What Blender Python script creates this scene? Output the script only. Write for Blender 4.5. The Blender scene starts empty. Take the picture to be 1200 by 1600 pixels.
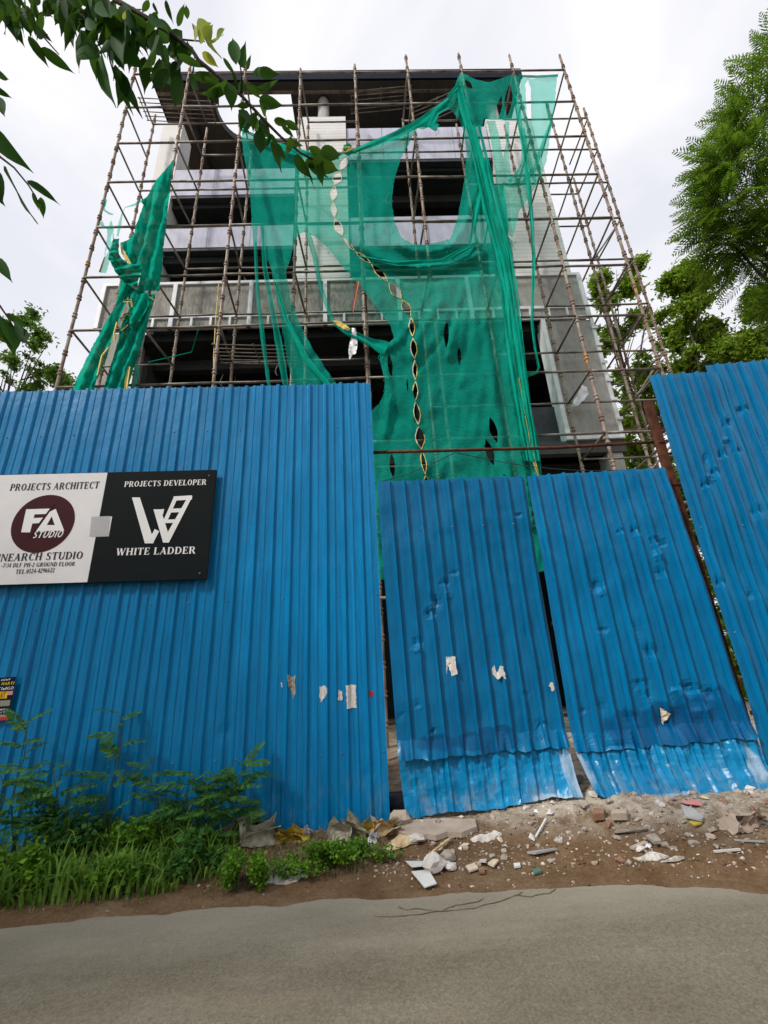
import bpy, bmesh, math, random
import numpy as np
from mathutils import Vector, Matrix, noise
from mathutils.geometry import delaunay_2d_cdt
random.seed(7); rng = np.random.default_rng(7)
SC = bpy.context.scene
COL = SC.collection
rad = math.radians

# ------------------------------------------------------------------ camera
F = 690.0; PITCH = rad(20.3); ROLL = rad(3.0); YAW = rad(1.9); EYE = 1.45
FW = Vector((math.sin(YAW)*math.cos(PITCH), math.cos(YAW)*math.cos(PITCH), math.sin(PITCH)))
R0 = Vector((math.cos(YAW), -math.sin(YAW), 0))
U0 = Vector((-math.sin(YAW)*math.sin(PITCH), -math.cos(YAW)*math.sin(PITCH), math.cos(PITCH)))
RT = R0*math.cos(ROLL) - U0*math.sin(ROLL)
UP = R0*math.sin(ROLL) + U0*math.cos(ROLL)
cd = bpy.data.cameras.new('camera'); cam = bpy.data.objects.new('camera', cd); COL.objects.link(cam)
cd.sensor_fit = 'VERTICAL'; cd.sensor_height = 36.0; cd.sensor_width = 27.0; cd.lens = 36.0*F/1600.0
cd.clip_start = 0.05; cd.clip_end = 2000
m = Matrix((RT, UP, -FW)).transposed().to_4x4(); m.translation = Vector((0, 0, EYE)); cam.matrix_world = m
SC.camera = cam

# survey helpers: a sight line from the camera station meets a wall plane, the ground, or a distance
EYEV = Vector((0, 0, EYE))
def ray(x, y): return FW + RT*((x-600)/F) + UP*(-(y-800)/F)
def PY(x, y, Y):
    d = ray(x, y); return EYEV + d*(Y/d.y)
def PZ(x, y, Z):
    d = ray(x, y); return EYEV + d*((Z-EYE)/d.z)
def PD(x, y, dist): return EYEV + ray(x, y)*dist

# ------------------------------------------------------------------ world: bright overcast sky
SUN_DIR = Vector((0.66, 0.50, -0.80)).normalized()      # the way the light travels
elev = math.asin(-SUN_DIR.z); az = math.atan2(-SUN_DIR.x, -SUN_DIR.y)
world = bpy.data.worlds.new('World'); SC.world = world; world.use_nodes = True
wn = world.node_tree.nodes; wl = world.node_tree.links; wn.clear()
wo = wn.new('ShaderNodeOutputWorld')
sky = wn.new('ShaderNodeTexSky'); sky.sky_type = 'NISHITA'; sky.sun_disc = False
sky.sun_elevation = elev; sky.sun_rotation = az; sky.air_density = 1.0; sky.dust_density = 3.0
b1 = wn.new('ShaderNodeBackground'); b1.inputs['Strength'].default_value = 0.10
wl.new(sky.outputs['Color'], b1.inputs['Color'])
tc = wn.new('ShaderNodeTexCoord')
mp = wn.new('ShaderNodeMapping'); mp.inputs['Scale'].default_value = (1.0, 1.0, 1.9)
wl.new(tc.outputs['Generated'], mp.inputs['Vector'])
nz = wn.new('ShaderNodeTexNoise'); nz.inputs['Scale'].default_value = 2.1; nz.inputs['Detail'].default_value = 6; nz.inputs['Roughness'].default_value = 0.5
nz.inputs['Distortion'].default_value = 0.6
wl.new(mp.outputs['Vector'], nz.inputs['Vector'])
cr = wn.new('ShaderNodeValToRGB')
cr.color_ramp.elements[0].position = 0.38; cr.color_ramp.elements[0].color = (0.80, 0.81, 0.885, 1)
cr.color_ramp.elements[1].position = 0.62; cr.color_ramp.elements[1].color = (0.985, 0.98, 1.0, 1)
wl.new(nz.outputs['Fac'], cr.inputs['Fac'])
b2 = wn.new('ShaderNodeBackground'); b2.inputs['Strength'].default_value = 0.93
wl.new(cr.outputs['Color'], b2.inputs['Color'])
mx = wn.new('ShaderNodeMixShader'); mx.inputs['Fac'].default_value = 0.94
wl.new(b1.outputs[0], mx.inputs[1]); wl.new(b2.outputs[0], mx.inputs[2]); wl.new(mx.outputs[0], wo.inputs['Surface'])

sd = bpy.data.lights.new('sun', 'SUN'); sd.energy = 2.8; sd.angle = rad(8); sd.color = (1.0, 0.95, 0.86)
so = bpy.data.objects.new('sun', sd); COL.objects.link(so); so.location = (-10, -12, 25)
so.rotation_euler = SUN_DIR.to_track_quat('-Z', 'Y').to_euler()
vs = SC.view_settings; vs.view_transform = 'Standard'; vs.look = 'None'; vs.gamma = 1.0; vs.exposure = 0.22; vs.use_curve_mapping = False
SC.cycles.max_bounces = 8; SC.cycles.transparent_max_bounces = 24; SC.cycles.diffuse_bounces = 3

# ------------------------------------------------------------------ object helpers
WL = {}
def setp(o, label=None, cat=None, group=None, kind=None):
    if label: o['label'] = label
    if cat: o['category'] = cat
    if group: o['group'] = group
    if kind: o['kind'] = kind
    return o
def thing(name, label, cat, loc=(0, 0, 0), group=None):
    o = bpy.data.objects.new(name, None); COL.objects.link(o); o.empty_display_size = 0.1
    o.location = loc; WL[o.name] = Vector(loc); return setp(o, label, cat, group)
def link(name, me, parent, origin):
    o = bpy.data.objects.new(name, me); COL.objects.link(o)
    if parent is not None:
        o.parent = parent; o.location = origin - WL[parent.name]
    else: o.location = origin
    WL[o.name] = Vector(origin); return o
def inst(name, me, M, parent=None):
    o = bpy.data.objects.new(name, me); COL.objects.link(o)
    if parent is not None:
        o.parent = parent; o.matrix_basis = Matrix.Translation(-WL[parent.name]) @ M
    else: o.matrix_basis = M
    WL[o.name] = M.translation.copy(); return o

class MB:
    def __init__(s): s.v = []; s.f = []; s.mi = []
    def add(s, vs, fs, mi=0):
        k = len(s.v); s.v += [tuple(p) for p in vs]; s.f += [tuple(i+k for i in f) for f in fs]; s.mi += [mi]*len(fs); return s
    def box(s, x0, x1, y0, y1, z0, z1, mi=0):
        vs = [(x, y, z) for x in (x0, x1) for y in (y0, y1) for z in (z0, z1)]
        return s.add(vs, [(0, 1, 3, 2), (4, 6, 7, 5), (0, 4, 5, 1), (2, 3, 7, 6), (0, 2, 6, 4), (1, 5, 7, 3)], mi)
    def bar(s, a, b, w, h, mi=0, up=Vector((0, 0, 1))):
        a = Vector(a); b = Vector(b); d = (b-a).normalized()
        if abs(d.dot(up)) > 0.98: up = Vector((0, 1, 0))
        r = d.cross(up).normalized()*(w/2); u = r.cross(d).normalized()*(h/2)
        vs = [p + i*r + j*u for p in (a, b) for i in (-1, 1) for j in (-1, 1)]
        return s.add(vs, [(0, 1, 3, 2), (4, 6, 7, 5), (0, 4, 5, 1), (2, 3, 7, 6), (0, 2, 6, 4), (1, 5, 7, 3)], mi)
    def tube(s, pts, r, n=8, mi=0, cap=True):
        pts = [Vector(p) for p in pts]; N = len(pts)
        rs = r if isinstance(r, (list, tuple)) else [r]*N
        vs = []; ref = None
        for i, p in enumerate(pts):
            d = (pts[min(i+1, N-1)] - pts[max(i-1, 0)])
            d = d.normalized() if d.length > 1e-9 else Vector((0, 0, 1))
            if ref is None: ref = Vector((1, 0, 0)) if abs(d.x) < 0.8 else Vector((0, 1, 0))
            a = (ref - d*ref.dot(d)).normalized(); ref = a; b = d.cross(a)
            for k in range(n):
                t = 2*math.pi*k/n; vs.append(p + (a*math.cos(t) + b*math.sin(t))*rs[i])
        fs = [(i*n+k, i*n+(k+1) % n, (i+1)*n+(k+1) % n, (i+1)*n+k) for i in range(N-1) for k in range(n)]
        if cap: fs += [tuple(range(n-1, -1, -1)), tuple((N-1)*n+k for k in range(n))]
        return s.add(vs, fs, mi)
    def grid(s, P, nu, nv, mi=0):          # P(i,j) -> point
        vs = [P(i, j) for j in range(nv+1) for i in range(nu+1)]; w = nu+1
        return s.add(vs, [(j*w+i, j*w+i+1, (j+1)*w+i+1, (j+1)*w+i) for j in range(nv) for i in range(nu)], mi)
def mesh_of(name, mb, mats, smooth=False, origin=Vector((0, 0, 0))):
    me = bpy.data.meshes.new(name)
    me.from_pydata([(v[0]-origin[0], v[1]-origin[1], v[2]-origin[2]) for v in mb.v], [], mb.f)
    for mt in (mats if isinstance(mats, (list, tuple)) else [mats]): me.materials.append(mt)
    if isinstance(mats, (list, tuple)) and len(mats) > 1: me.polygons.foreach_set('material_index', mb.mi)
    if smooth: me.polygons.foreach_set('use_smooth', [True]*len(me.polygons))
    me.update(); return me
def obj(name, mb, mats, parent=None, smooth=False, **kw):
    a = np.array(mb.v); lo = a.min(0); hi = a.max(0)
    org = Vector(((lo[0]+hi[0])/2, (lo[1]+hi[1])/2, lo[2]))
    o = link(name, mesh_of(name, mb, mats, smooth, org), parent, org)
    return setp(o, **kw)
def fix_normals(o):
    bm = bmesh.new(); bm.from_mesh(o.data); bmesh.ops.recalc_face_normals(bm, faces=bm.faces); bm.to_mesh(o.data); bm.free(); return o

# ------------------------------------------------------------------ materials
def newmat(name):
    mt = bpy.data.materials.new(name); mt.use_nodes = True; nt = mt.node_tree
    return mt, nt.nodes, nt.links, nt.nodes['Principled BSDF'], nt.nodes['Material Output']
def noise_ramp(N, L, stops, scale=5, detail=6, rough=0.6, stretch=(1, 1, 1), coord='pos'):
    mp = N.new('ShaderNodeMapping'); mp.inputs['Scale'].default_value = stretch
    if coord == 'pos': g = N.new('ShaderNodeNewGeometry'); L.new(g.outputs['Position'], mp.inputs['Vector'])
    else: g = N.new('ShaderNodeTexCoord'); L.new(g.outputs['Object'], mp.inputs['Vector'])
    n = N.new('ShaderNodeTexNoise'); n.inputs['Scale'].default_value = scale; n.inputs['Detail'].default_value = detail; n.inputs['Roughness'].default_value = rough
    L.new(mp.outputs[0], n.inputs['Vector'])
    r = N.new('ShaderNodeValToRGB'); e = r.color_ramp.elements
    while len(e) < len(stops): e.new(0.5)
    for k, (p, c) in enumerate(stops): e[k].position = p; e[k].color = (*c, 1) if len(c) == 3 else c
    L.new(n.outputs['Fac'], r.inputs['Fac']); return r, n
def mixc(N, L, a, b, fac, mode='MIX'):
    x = N.new('ShaderNodeMix'); x.data_type = 'RGBA'; x.blend_type = mode
    for sck, val in ((x.inputs['A'], a), (x.inputs['B'], b), (x.inputs['Factor'], fac)):
        if hasattr(val, 'default_value') or hasattr(val, 'links'): L.new(val, sck)
        else: sck.default_value = val if isinstance(val, (int, float)) else (*val, 1)
    return x.outputs['Result']
def bump(N, L, bsdf, scale, strength, dist=0.01, detail=5, stretch=(1, 1, 1), rough=0.6):
    r, n = noise_ramp(N, L, [(0, (0, 0, 0)), (1, (1, 1, 1))], scale, detail, rough, stretch)
    b = N.new('ShaderNodeBump'); b.inputs['Strength'].default_value = strength; b.inputs['Distance'].default_value = dist
    L.new(n.outputs['Fac'], b.inputs['Height']); L.new(b.outputs['Normal'], bsdf.inputs['Normal'])
    return b
def simple(name, c1, c2=None, rough=0.7, scale=6, bmp=0.3, bscale=40, metallic=0, stretch=(1, 1, 1), spec=0.3, lo=0.35, hi=0.65):
    mt, N, L, B, O = newmat(name)
    c2 = c2 or c1
    r, n = noise_ramp(N, L, [(lo, c1), (hi, c2)], scale, stretch=stretch); L.new(r.outputs['Color'], B.inputs['Base Color'])
    B.inputs['Roughness'].default_value = rough; B.inputs['Metallic'].default_value = metallic; B.inputs['Specular IOR Level'].default_value = spec
    if bmp: bump(N, L, B, bscale, bmp)
    return mt
M = {}
def paint_blue(name, c1, c2, worn, mudk=1.0, dark_patch=False):
    mt, N, L, B, O = newmat(name)
    r, n = noise_ramp(N, L, [(0.3, c1), (0.7, c2)], 2.2, 5, 0.6, (1.6, 1, 0.35))
    st, n2 = noise_ramp(N, L, [(0.44, (0, 0, 0)), (0.8, (1, 1, 1))], 16, 6, 0.65, (2.0, 1, 0.09))      # run-off streaks
    f = N.new('ShaderNodeMath'); f.operation = 'MULTIPLY'; f.inputs[1].default_value = 0.75; L.new(st.outputs['Color'], f.inputs[0])
    c = mixc(N, L, r.outputs['Color'], (0.001, 0.085, 0.21), f.outputs[0])
    # splashed mud low down and rubbed-off paint
    g = N.new('ShaderNodeNewGeometry'); sx = N.new('ShaderNodeSeparateXYZ'); L.new(g.outputs['Position'], sx.inputs[0])
    mr = N.new('ShaderNodeMapRange'); mr.inputs['From Min'].default_value = 0.62; mr.inputs['From Max'].default_value = 0.15; L.new(sx.outputs['Z'], mr.inputs['Value'])
    mud, n3 = noise_ramp(N, L, [(0.5, (0, 0, 0)), (0.64, (1, 1, 1))], 7, 7, 0.7, (1.5, 1, 0.6))
    mm = N.new('ShaderNodeMath'); mm.operation = 'MULTIPLY'; L.new(mud.outputs['Color'], mm.inputs[0]); L.new(mr.outputs[0], mm.inputs[1])
    mk_ = N.new('ShaderNodeMath'); mk_.operation = 'MULTIPLY'; mk_.inputs[1].default_value = mudk; L.new(mm.outputs[0], mk_.inputs[0])
    c = mixc(N, L, c, (0.30, 0.27, 0.23), mk_.outputs[0])
    if worn:
        wr, n4 = noise_ramp(N, L, [(0.60, (0, 0, 0)), (0.70, (1, 1, 1))], 5, 8, 0.7, (2.2, 1, 0.35))
        w2 = N.new('ShaderNodeMath'); w2.operation = 'MULTIPLY'; w2.inputs[1].default_value = 0.18; L.new(wr.outputs['Color'], w2.inputs[0])
        c = mixc(N, L, c, (0.30, 0.46, 0.60), w2.outputs[0])
        for cx, cz, rx_, rz_ in ((1.88, 0.48, 0.13, 0.30), (3.64, 0.46, 0.07, 0.16), (2.75, 0.27, 0.25, 0.03), (1.6, 0.29, 0.2, 0.05)):    # paint rubbed down to zinc
            vm = N.new('ShaderNodeVectorMath'); vm.operation = 'SUBTRACT'; vm.inputs[1].default_value = (cx, 0, cz); L.new(g.outputs['Position'], vm.inputs[0])
            vs_ = N.new('ShaderNodeVectorMath'); vs_.operation = 'MULTIPLY'; vs_.inputs[1].default_value = (1/rx_, 0, 1/rz_); L.new(vm.outputs[0], vs_.inputs[0])
            ln = N.new('ShaderNodeVectorMath'); ln.operation = 'LENGTH'; L.new(vs_.outputs[0], ln.inputs[0])
            ad = N.new('ShaderNodeMath'); ad.operation = 'MULTIPLY_ADD'; ad.inputs[1].default_value = 2.6; ad.inputs[2].default_value = -1.3; L.new(n4.outputs['Fac'], ad.inputs[0])
            sb = N.new('ShaderNodeMath'); sb.operation = 'SUBTRACT'; L.new(ln.outputs['Value'], sb.inputs[0]); L.new(ad.outputs[0], sb.inputs[1])
            m3 = N.new('ShaderNodeMapRange'); m3.inputs['From Min'].default_value = 1.05; m3.inputs['From Max'].default_value = 0.7; m3.inputs['To Max'].default_value = 0.5; L.new(sb.outputs[0], m3.inputs['Value'])
            c = mixc(N, L, c, (0.47, 0.55, 0.61), m3.outputs[0])
    if dark_patch:                                   # darker blue patches low on both gate leaves
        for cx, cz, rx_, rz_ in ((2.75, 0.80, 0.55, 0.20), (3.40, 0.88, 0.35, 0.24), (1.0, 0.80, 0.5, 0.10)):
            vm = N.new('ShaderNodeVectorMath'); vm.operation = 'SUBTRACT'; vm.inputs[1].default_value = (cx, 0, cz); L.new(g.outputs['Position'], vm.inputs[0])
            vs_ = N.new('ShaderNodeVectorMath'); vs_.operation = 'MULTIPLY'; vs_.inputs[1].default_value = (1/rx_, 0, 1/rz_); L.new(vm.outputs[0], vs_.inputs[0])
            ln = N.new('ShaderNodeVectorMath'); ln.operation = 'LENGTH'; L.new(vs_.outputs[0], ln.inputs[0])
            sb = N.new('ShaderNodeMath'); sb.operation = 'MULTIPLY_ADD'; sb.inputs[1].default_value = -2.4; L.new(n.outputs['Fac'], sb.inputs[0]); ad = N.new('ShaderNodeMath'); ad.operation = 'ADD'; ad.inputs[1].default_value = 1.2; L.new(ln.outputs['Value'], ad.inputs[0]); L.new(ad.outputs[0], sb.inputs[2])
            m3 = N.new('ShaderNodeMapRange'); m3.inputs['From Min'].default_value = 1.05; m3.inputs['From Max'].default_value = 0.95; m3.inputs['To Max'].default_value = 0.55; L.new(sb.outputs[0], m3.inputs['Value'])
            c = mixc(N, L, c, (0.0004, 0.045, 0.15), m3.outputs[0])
    oi = N.new('ShaderNodeObjectInfo'); mr2 = N.new('ShaderNodeMapRange'); mr2.inputs['To Min'].default_value = 0.90; mr2.inputs['To Max'].default_value = 1.08; L.new(oi.outputs['Random'], mr2.inputs['Value'])
    c = mixc(N, L, c, mr2.outputs[0], 1.0, 'MULTIPLY')     # sheets from different batches
    L.new(c, B.inputs['Base Color']); B.inputs['Roughness'].default_value = 0.30; B.inputs['Specular IOR Level'].default_value = 0.27
    bump(N, L, B, 5.0, 0.25, 0.02, 3)
    return mt
M['blue'] = paint_blue('blue_sheet_paint', (0.0001, 0.168, 0.395), (0.0002, 0.222, 0.495), False, 0.25)
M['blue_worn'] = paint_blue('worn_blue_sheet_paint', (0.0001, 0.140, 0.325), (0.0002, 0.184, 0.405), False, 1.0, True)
M['blue_flap'] = paint_blue('scuffed_blue_sheet_paint', (0.0004, 0.182, 0.40), (0.001, 0.230, 0.475), True, 0.6)

def net_mat(name, c1, c2, opac):
    mt, N, L, B, O = newmat(name)
    r, n = noise_ramp(N, L, [(0.3, c1), (0.7, c2)], 1.6, 5)
    wv, n2 = noise_ramp(N, L, [(0.3, (0, 0, 0)), (0.7, (1, 1, 1))], 60, 3, 0.6, (0.12, 1, 1))
    c = mixc(N, L, r.outputs['Color'], (c1[0]*0.7, c1[1]*0.72, c1[2]*0.75), wv.outputs['Color'])
    df = N.new('ShaderNodeBsdfDiffuse'); tr = N.new('ShaderNodeBsdfTranslucent'); tp = N.new('ShaderNodeBsdfTransparent')
    L.new(c, df.inputs[0]); L.new(c, tr.inputs[0]); tp.inputs[0].default_value = (0.62, 1.0, 0.88, 1)
    m1 = N.new('ShaderNodeMixShader'); m1.inputs[0].default_value = 0.30; L.new(df.outputs[0], m1.inputs[1]); L.new(tr.outputs[0], m1.inputs[2])
    m2 = N.new('ShaderNodeMixShader')
    op, n3 = noise_ramp(N, L, [(0.25, (opac-0.06,)*3), (0.75, (opac+0.06,)*3)], 2.5, 5)
    L.new(op.outputs['Color'], m2.inputs[0]); L.new(tp.outputs[0], m2.inputs[1]); L.new(m1.outputs[0], m2.inputs[2]); L.new(m2.outputs[0], O.inputs['Surface'])
    N.remove(B); return mt
M['net'] = net_mat('green_shade_net', (0.010, 0.44, 0.325), (0.02, 0.57, 0.43), 0.60)
M['net_pale'] = net_mat('thin_green_shade_net', (0.03, 0.52, 0.42), (0.04, 0.60, 0.48), 0.46)
M['net_bundle'] = net_mat('heaped_green_shade_net', (0.004, 0.42, 0.28), (0.009, 0.54, 0.37), 0.985)
M['net_thick'] = net_mat('bunched_green_shade_net', (0.007, 0.45, 0.32), (0.014, 0.56, 0.40), 0.90)

def leaf_mat(name, dark, light, transl=0.3, rough=0.45, spec=0.4):
    mt, N, L, B, O = newmat(name)
    g = N.new('ShaderNodeNewGeometry'); oi = N.new('ShaderNodeObjectInfo')
    ad = N.new('ShaderNodeMath'); ad.operation = 'ADD'; L.new(g.outputs['Random Per Island'], ad.inputs[0]); L.new(oi.outputs['Random'], ad.inputs[1])
    fr = N.new('ShaderNodeMath'); fr.operation = 'FRACT'; L.new(ad.outputs[0], fr.inputs[0])
    r = N.new('ShaderNodeValToRGB'); e = r.color_ramp.elements; e[0].color = (*dark, 1); e[1].color = (*light, 1); L.new(fr.outputs[0], r.inputs['Fac'])
    L.new(r.outputs['Color'], B.inputs['Base Color']); B.inputs['Roughness'].default_value = rough; B.inputs['Specular IOR Level'].default_value = spec
    tr = N.new('ShaderNodeBsdfTranslucent'); c = mixc(N, L, r.outputs['Color'], (0.25, 0.42, 0.03), 0.25); L.new(c, tr.inputs[0])
    mxs = N.new('ShaderNodeMixShader'); mxs.inputs[0].default_value = transl; L.new(B.outputs[0], mxs.inputs[1]); L.new(tr.outputs[0], mxs.inputs[2]); L.new(mxs.outputs[0], O.inputs['Surface'])
    return mt
M['leaf_big'] = leaf_mat('glossy_fig_leaf', (0.010, 0.042, 0.008), (0.028, 0.105, 0.014), 0.32, 0.6, 0.05)
M['leaf_yellow'] = leaf_mat('young_yellow_leaf', (0.20, 0.30, 0.02), (0.45, 0.42, 0.05), 0.45)
M['leaf_frond'] = leaf_mat('feathery_leaf', (0.03, 0.095, 0.010), (0.19, 0.32, 0.022), 0.5, 0.6, 0.12)
M['leaf_tree'] = leaf_mat('tree_leaf', (0.075, 0.16, 0.014), (0.29, 0.42, 0.04), 0.5, 0.6, 0.12)
M['leaf_far'] = leaf_mat('left_tree_leaf', (0.05, 0.12, 0.02), (0.14, 0.26, 0.05), 0.45, 0.6, 0.15)
M['leaf_weed'] = leaf_mat('weed_leaf', (0.03, 0.105, 0.025), (0.10, 0.25, 0.05), 0.4, 0.6, 0.12)
M['leaf_bush'] = leaf_mat('bush_leaf', (0.05, 0.15, 0.012), (0.19, 0.36, 0.03), 0.35, 0.55, 0.15)
M['grass'] = leaf_mat('grass_blade', (0.05, 0.14, 0.018), (0.25, 0.42, 0.07), 0.4, 0.5, 0.2)
M['dry_grass'] = leaf_mat('dry_grass_blade', (0.13, 0.10, 0.05), (0.26, 0.22, 0.11), 0.2, 0.7)
M['bark'] = simple('bark', (0.03, 0.022, 0.016), (0.075, 0.058, 0.04), 0.85, 18, 0.6)
M['stem'] = simple('green_stem', (0.035, 0.055, 0.02), (0.07, 0.08, 0.035), 0.7, 10, 0.2)

def scaffold_mat():
    mt, N, L, B, O = newmat('scaffold_tube')
    r, n = noise_ramp(N, L, [(0.30, (0.10, 0.05, 0.03)), (0.45, (0.20, 0.125, 0.085)), (0.60, (0.34, 0.28, 0.235)), (0.8, (0.46, 0.41, 0.37))], 2.3, 8, 0.7, (1, 1, 1.2))
    y, n2 = noise_ramp(N, L, [(0.655, (0, 0, 0)), (0.69, (1, 1, 1))], 1.35, 4, 0.6, (1, 1, 1.3))
    c = mixc(N, L, r.outputs['Color'], (0.50, 0.24, 0.04), y.outputs['Color'])
    L.new(c, B.inputs['Base Color']); B.inputs['Roughness'].default_value = 0.6; B.inputs['Metallic'].default_value = 0.15
    bump(N, L, B, 30, 0.4); return mt
M['tube'] = scaffold_mat()
M['ledger'] = simple('scaffold_ledger', (0.10, 0.075, 0.06), (0.30, 0.27, 0.23), 0.55, 3, 0.3, 30, 0.2)
M['rust'] = simple('rusted_steel', (0.055, 0.018, 0.010), (0.14, 0.05, 0.026), 0.85, 9, 0.6, 50)
M['lav'] = simple('lavender_grey_panel', (0.44, 0.44, 0.55), (0.58, 0.58, 0.71), 0.6, 2.2, 0.1, 20, stretch=(2.2, 1, 0.45), lo=0.25, hi=0.6)
M['white_wall'] = simple('white_wall', (0.68, 0.67, 0.65), (0.78, 0.77, 0.75), 0.6, 1.5, 0.15, 20)
M['white_steel'] = simple('white_painted_steel', (0.68, 0.69, 0.73), (0.84, 0.85, 0.88), 0.5, 4, 0.1)
M['dark_ceiling'] = simple('unlit_grey_slab', (0.018, 0.02, 0.022), (0.032, 0.034, 0.035), 0.9, 2, 0.3)  # interior shade put into this near-black base; bare concrete is lighter
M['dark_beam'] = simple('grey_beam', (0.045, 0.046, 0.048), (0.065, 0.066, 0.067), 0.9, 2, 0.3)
M['slate'] = simple('slate_board', (0.028, 0.033, 0.042), (0.045, 0.05, 0.06), 0.5, 5, 0.1)
M['navy'] = simple('navy_fascia', (0.006, 0.009, 0.02), (0.012, 0.015, 0.03), 0.7, 4, 0.1, spec=0.1)
def concrete(name, a, b, drips):
    mt, N, L, B, O = newmat(name)
    r, n = noise_ramp(N, L, [(0.3, a), (0.7, b)], 2.5, 8, 0.65)
    d, n2 = noise_ramp(N, L, [(0.42, (0, 0, 0)), (0.62, (1, 1, 1))], 4.2, 5, 0.55, (1.9, 1, 0.55))
    n2.inputs['Distortion'].default_value = 1.6
    f = N.new('ShaderNodeMath'); f.operation = 'MULTIPLY'; f.inputs[1].default_value = drips; L.new(d.outputs['Color'], f.inputs[0])
    c = mixc(N, L, r.outputs['Color'], tuple(x*0.55 for x in a), f.outputs[0])
    L.new(c, B.inputs['Base Color']); B.inputs['Roughness'].default_value = 0.85; bump(N, L, B, 25, 0.4); return mt
M['conc'] = concrete('stained_concrete', (0.28, 0.26, 0.235), (0.37, 0.35, 0.315), 0.75)
M['conc2'] = concrete('plain_concrete', (0.32, 0.31, 0.29), (0.40, 0.385, 0.36), 0.35)
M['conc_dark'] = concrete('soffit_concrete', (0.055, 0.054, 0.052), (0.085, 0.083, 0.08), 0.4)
def tile_mat():
    mt, N, L, B, O = newmat('white_ribbed_cladding')
    r, n = noise_ramp(N, L, [(0.3, (0.70, 0.695, 0.68)), (0.7, (0.80, 0.795, 0.78))], 1.6)
    g = N.new('ShaderNodeNewGeometry'); sx = N.new('ShaderNodeSeparateXYZ'); L.new(g.outputs['Position'], sx.inputs[0])
    m1 = N.new('ShaderNodeMath'); m1.operation = 'MULTIPLY'; m1.inputs[1].default_value = 6.6; L.new(sx.outputs['Z'], m1.inputs[0])
    m2 = N.new('ShaderNodeMath'); m2.operation = 'FRACT'; L.new(m1.outputs[0], m2.inputs[0])
    m3 = N.new('ShaderNodeMath'); m3.operation = 'GREATER_THAN'; m3.inputs[1].default_value = 0.86; L.new(m2.outputs[0], m3.inputs[0])
    c = mixc(N, L, r.outputs['Color'], (0.56, 0.555, 0.54), m3.outputs[0]); L.new(c, B.inputs['Base Color']); B.inputs['Roughness'].default_value = 0.5
    bp = N.new('ShaderNodeBump'); bp.invert = True; bp.inputs['Strength'].default_value = 0.5; bp.inputs['Distance'].default_value = 0.02
    L.new(m3.outputs[0], bp.inputs['Height']); L.new(bp.outputs[0], B.inputs['Normal']); return mt
M['cladding'] = tile_mat()
# ------------------------------------------------------------------ ground
def fbm(x, y, z=0.0, o=4): return noise.fractal(Vector((x, y, z)), 0.9, 2.1, o)
EDX = [-12, -2.58, -1.76, -0.9, 0, 0.88, 1.75, 2.21, 2.44, 3.2, 12]; EDY = [3.72, 3.76, 3.80, 3.83, 3.80, 3.81, 3.74, 3.62, 3.50, 3.3, 3.2]
def verge_h(x, y):
    t = y - float(np.interp(x, EDX, EDY))
    rgt = min(1, max(0, (x+0.1)/1.4)); mound = math.exp(-((x-1.95)/0.5)**2 - ((y-4.75)/0.35)**2)*0.07
    h = np.interp(t, [-0.6, -0.1, 0, 0.25, 0.55, 0.9, 1.3, 4], [-0.05, -0.014, 0.0, 0.022, 0.055+0.04*rgt, 0.11+0.10*rgt, 0.14+0.13*rgt, 0.16+0.10*rgt])
    k = min(1, max(0.12, t/0.5)); k2 = min(1, max(0, (t-0.2)/0.4))*(0.35+0.65*rgt)
    if y > 5.3: k2 *= 0.6
    n = fbm(x*1.6, y*1.6, 3.1)*0.022*k + fbm(x*6, y*6, 1.7)*0.009*k + k2*(abs(fbm(x*11, y*11, 9.0))*0.028 + fbm(x*26, y*26, 4)*0.008)
    return float(h + n + mound) + fbm(x*2.3, y*5, 7.7)*0.006
ys = list(np.arange(3.0, 5.5, 0.03)) + list(np.arange(5.5, 8, 0.25)) + [9, 11, 14, 20, 30]
xs = list(np.arange(-14, -6, 0.3)) + list(np.arange(-6, 6, 0.035)) + list(np.arange(6, 14.1, 0.3))
mb = MB(); mb.grid(lambda i, j: (xs[i], ys[j], verge_h(xs[i], ys[j])), len(xs)-1, len(ys)-1)
def dirt_mat():
    mt, N, L, B, O = newmat('dusty_earth')
    r, n = noise_ramp(N, L, [(0.28, (0.105, 0.060, 0.029)), (0.5, (0.168, 0.105, 0.058)), (0.72, (0.240, 0.166, 0.105))], 2.2, 9, 0.68)
    r2, n2 = noise_ramp(N, L, [(0.35, (0.62, 0.6, 0.57)), (0.65, (1.1, 1.08, 1.05))], 38, 6, 0.7)
    c = mixc(N, L, r.outputs['Color'], r2.outputs['Color'], 0.8, 'MULTIPLY')
    g = N.new('ShaderNodeNewGeometry'); sx = N.new('ShaderNodeSeparateXYZ'); L.new(g.outputs['Position'], sx.inputs[0])
    mr = N.new('ShaderNodeMapRange'); mr.inputs['From Min'].default_value = 0.10; mr.inputs['From Max'].default_value = 0.24; L.new(sx.outputs['Z'], mr.inputs['Value'])
    pl, n3 = noise_ramp(N, L, [(0.36, (0, 0, 0)), (0.58, (1, 1, 1))], 5, 7, 0.7)
    mm = N.new('ShaderNodeMath'); mm.operation = 'MULTIPLY'; L.new(pl.outputs['Color'], mm.inputs[0]); L.new(mr.outputs[0], mm.inputs[1])
    c = mixc(N, L, c, (0.44, 0.385, 0.315), mm.outputs[0])       # cement dust spilt over the heap
    L.new(c, B.inputs['Base Color']); B.inputs['Roughness'].default_value = 0.95; B.inputs['Specular IOR Level'].default_value = 0.15
    bump(N, L, B, 60, 0.8, 0.012, 7); return mt
M['dirt'] = dirt_mat()
o = obj('verge', mb, M['dirt'], smooth=True, kind='structure', label='brown dusty earth verge between the road and the blue sheets')
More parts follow.
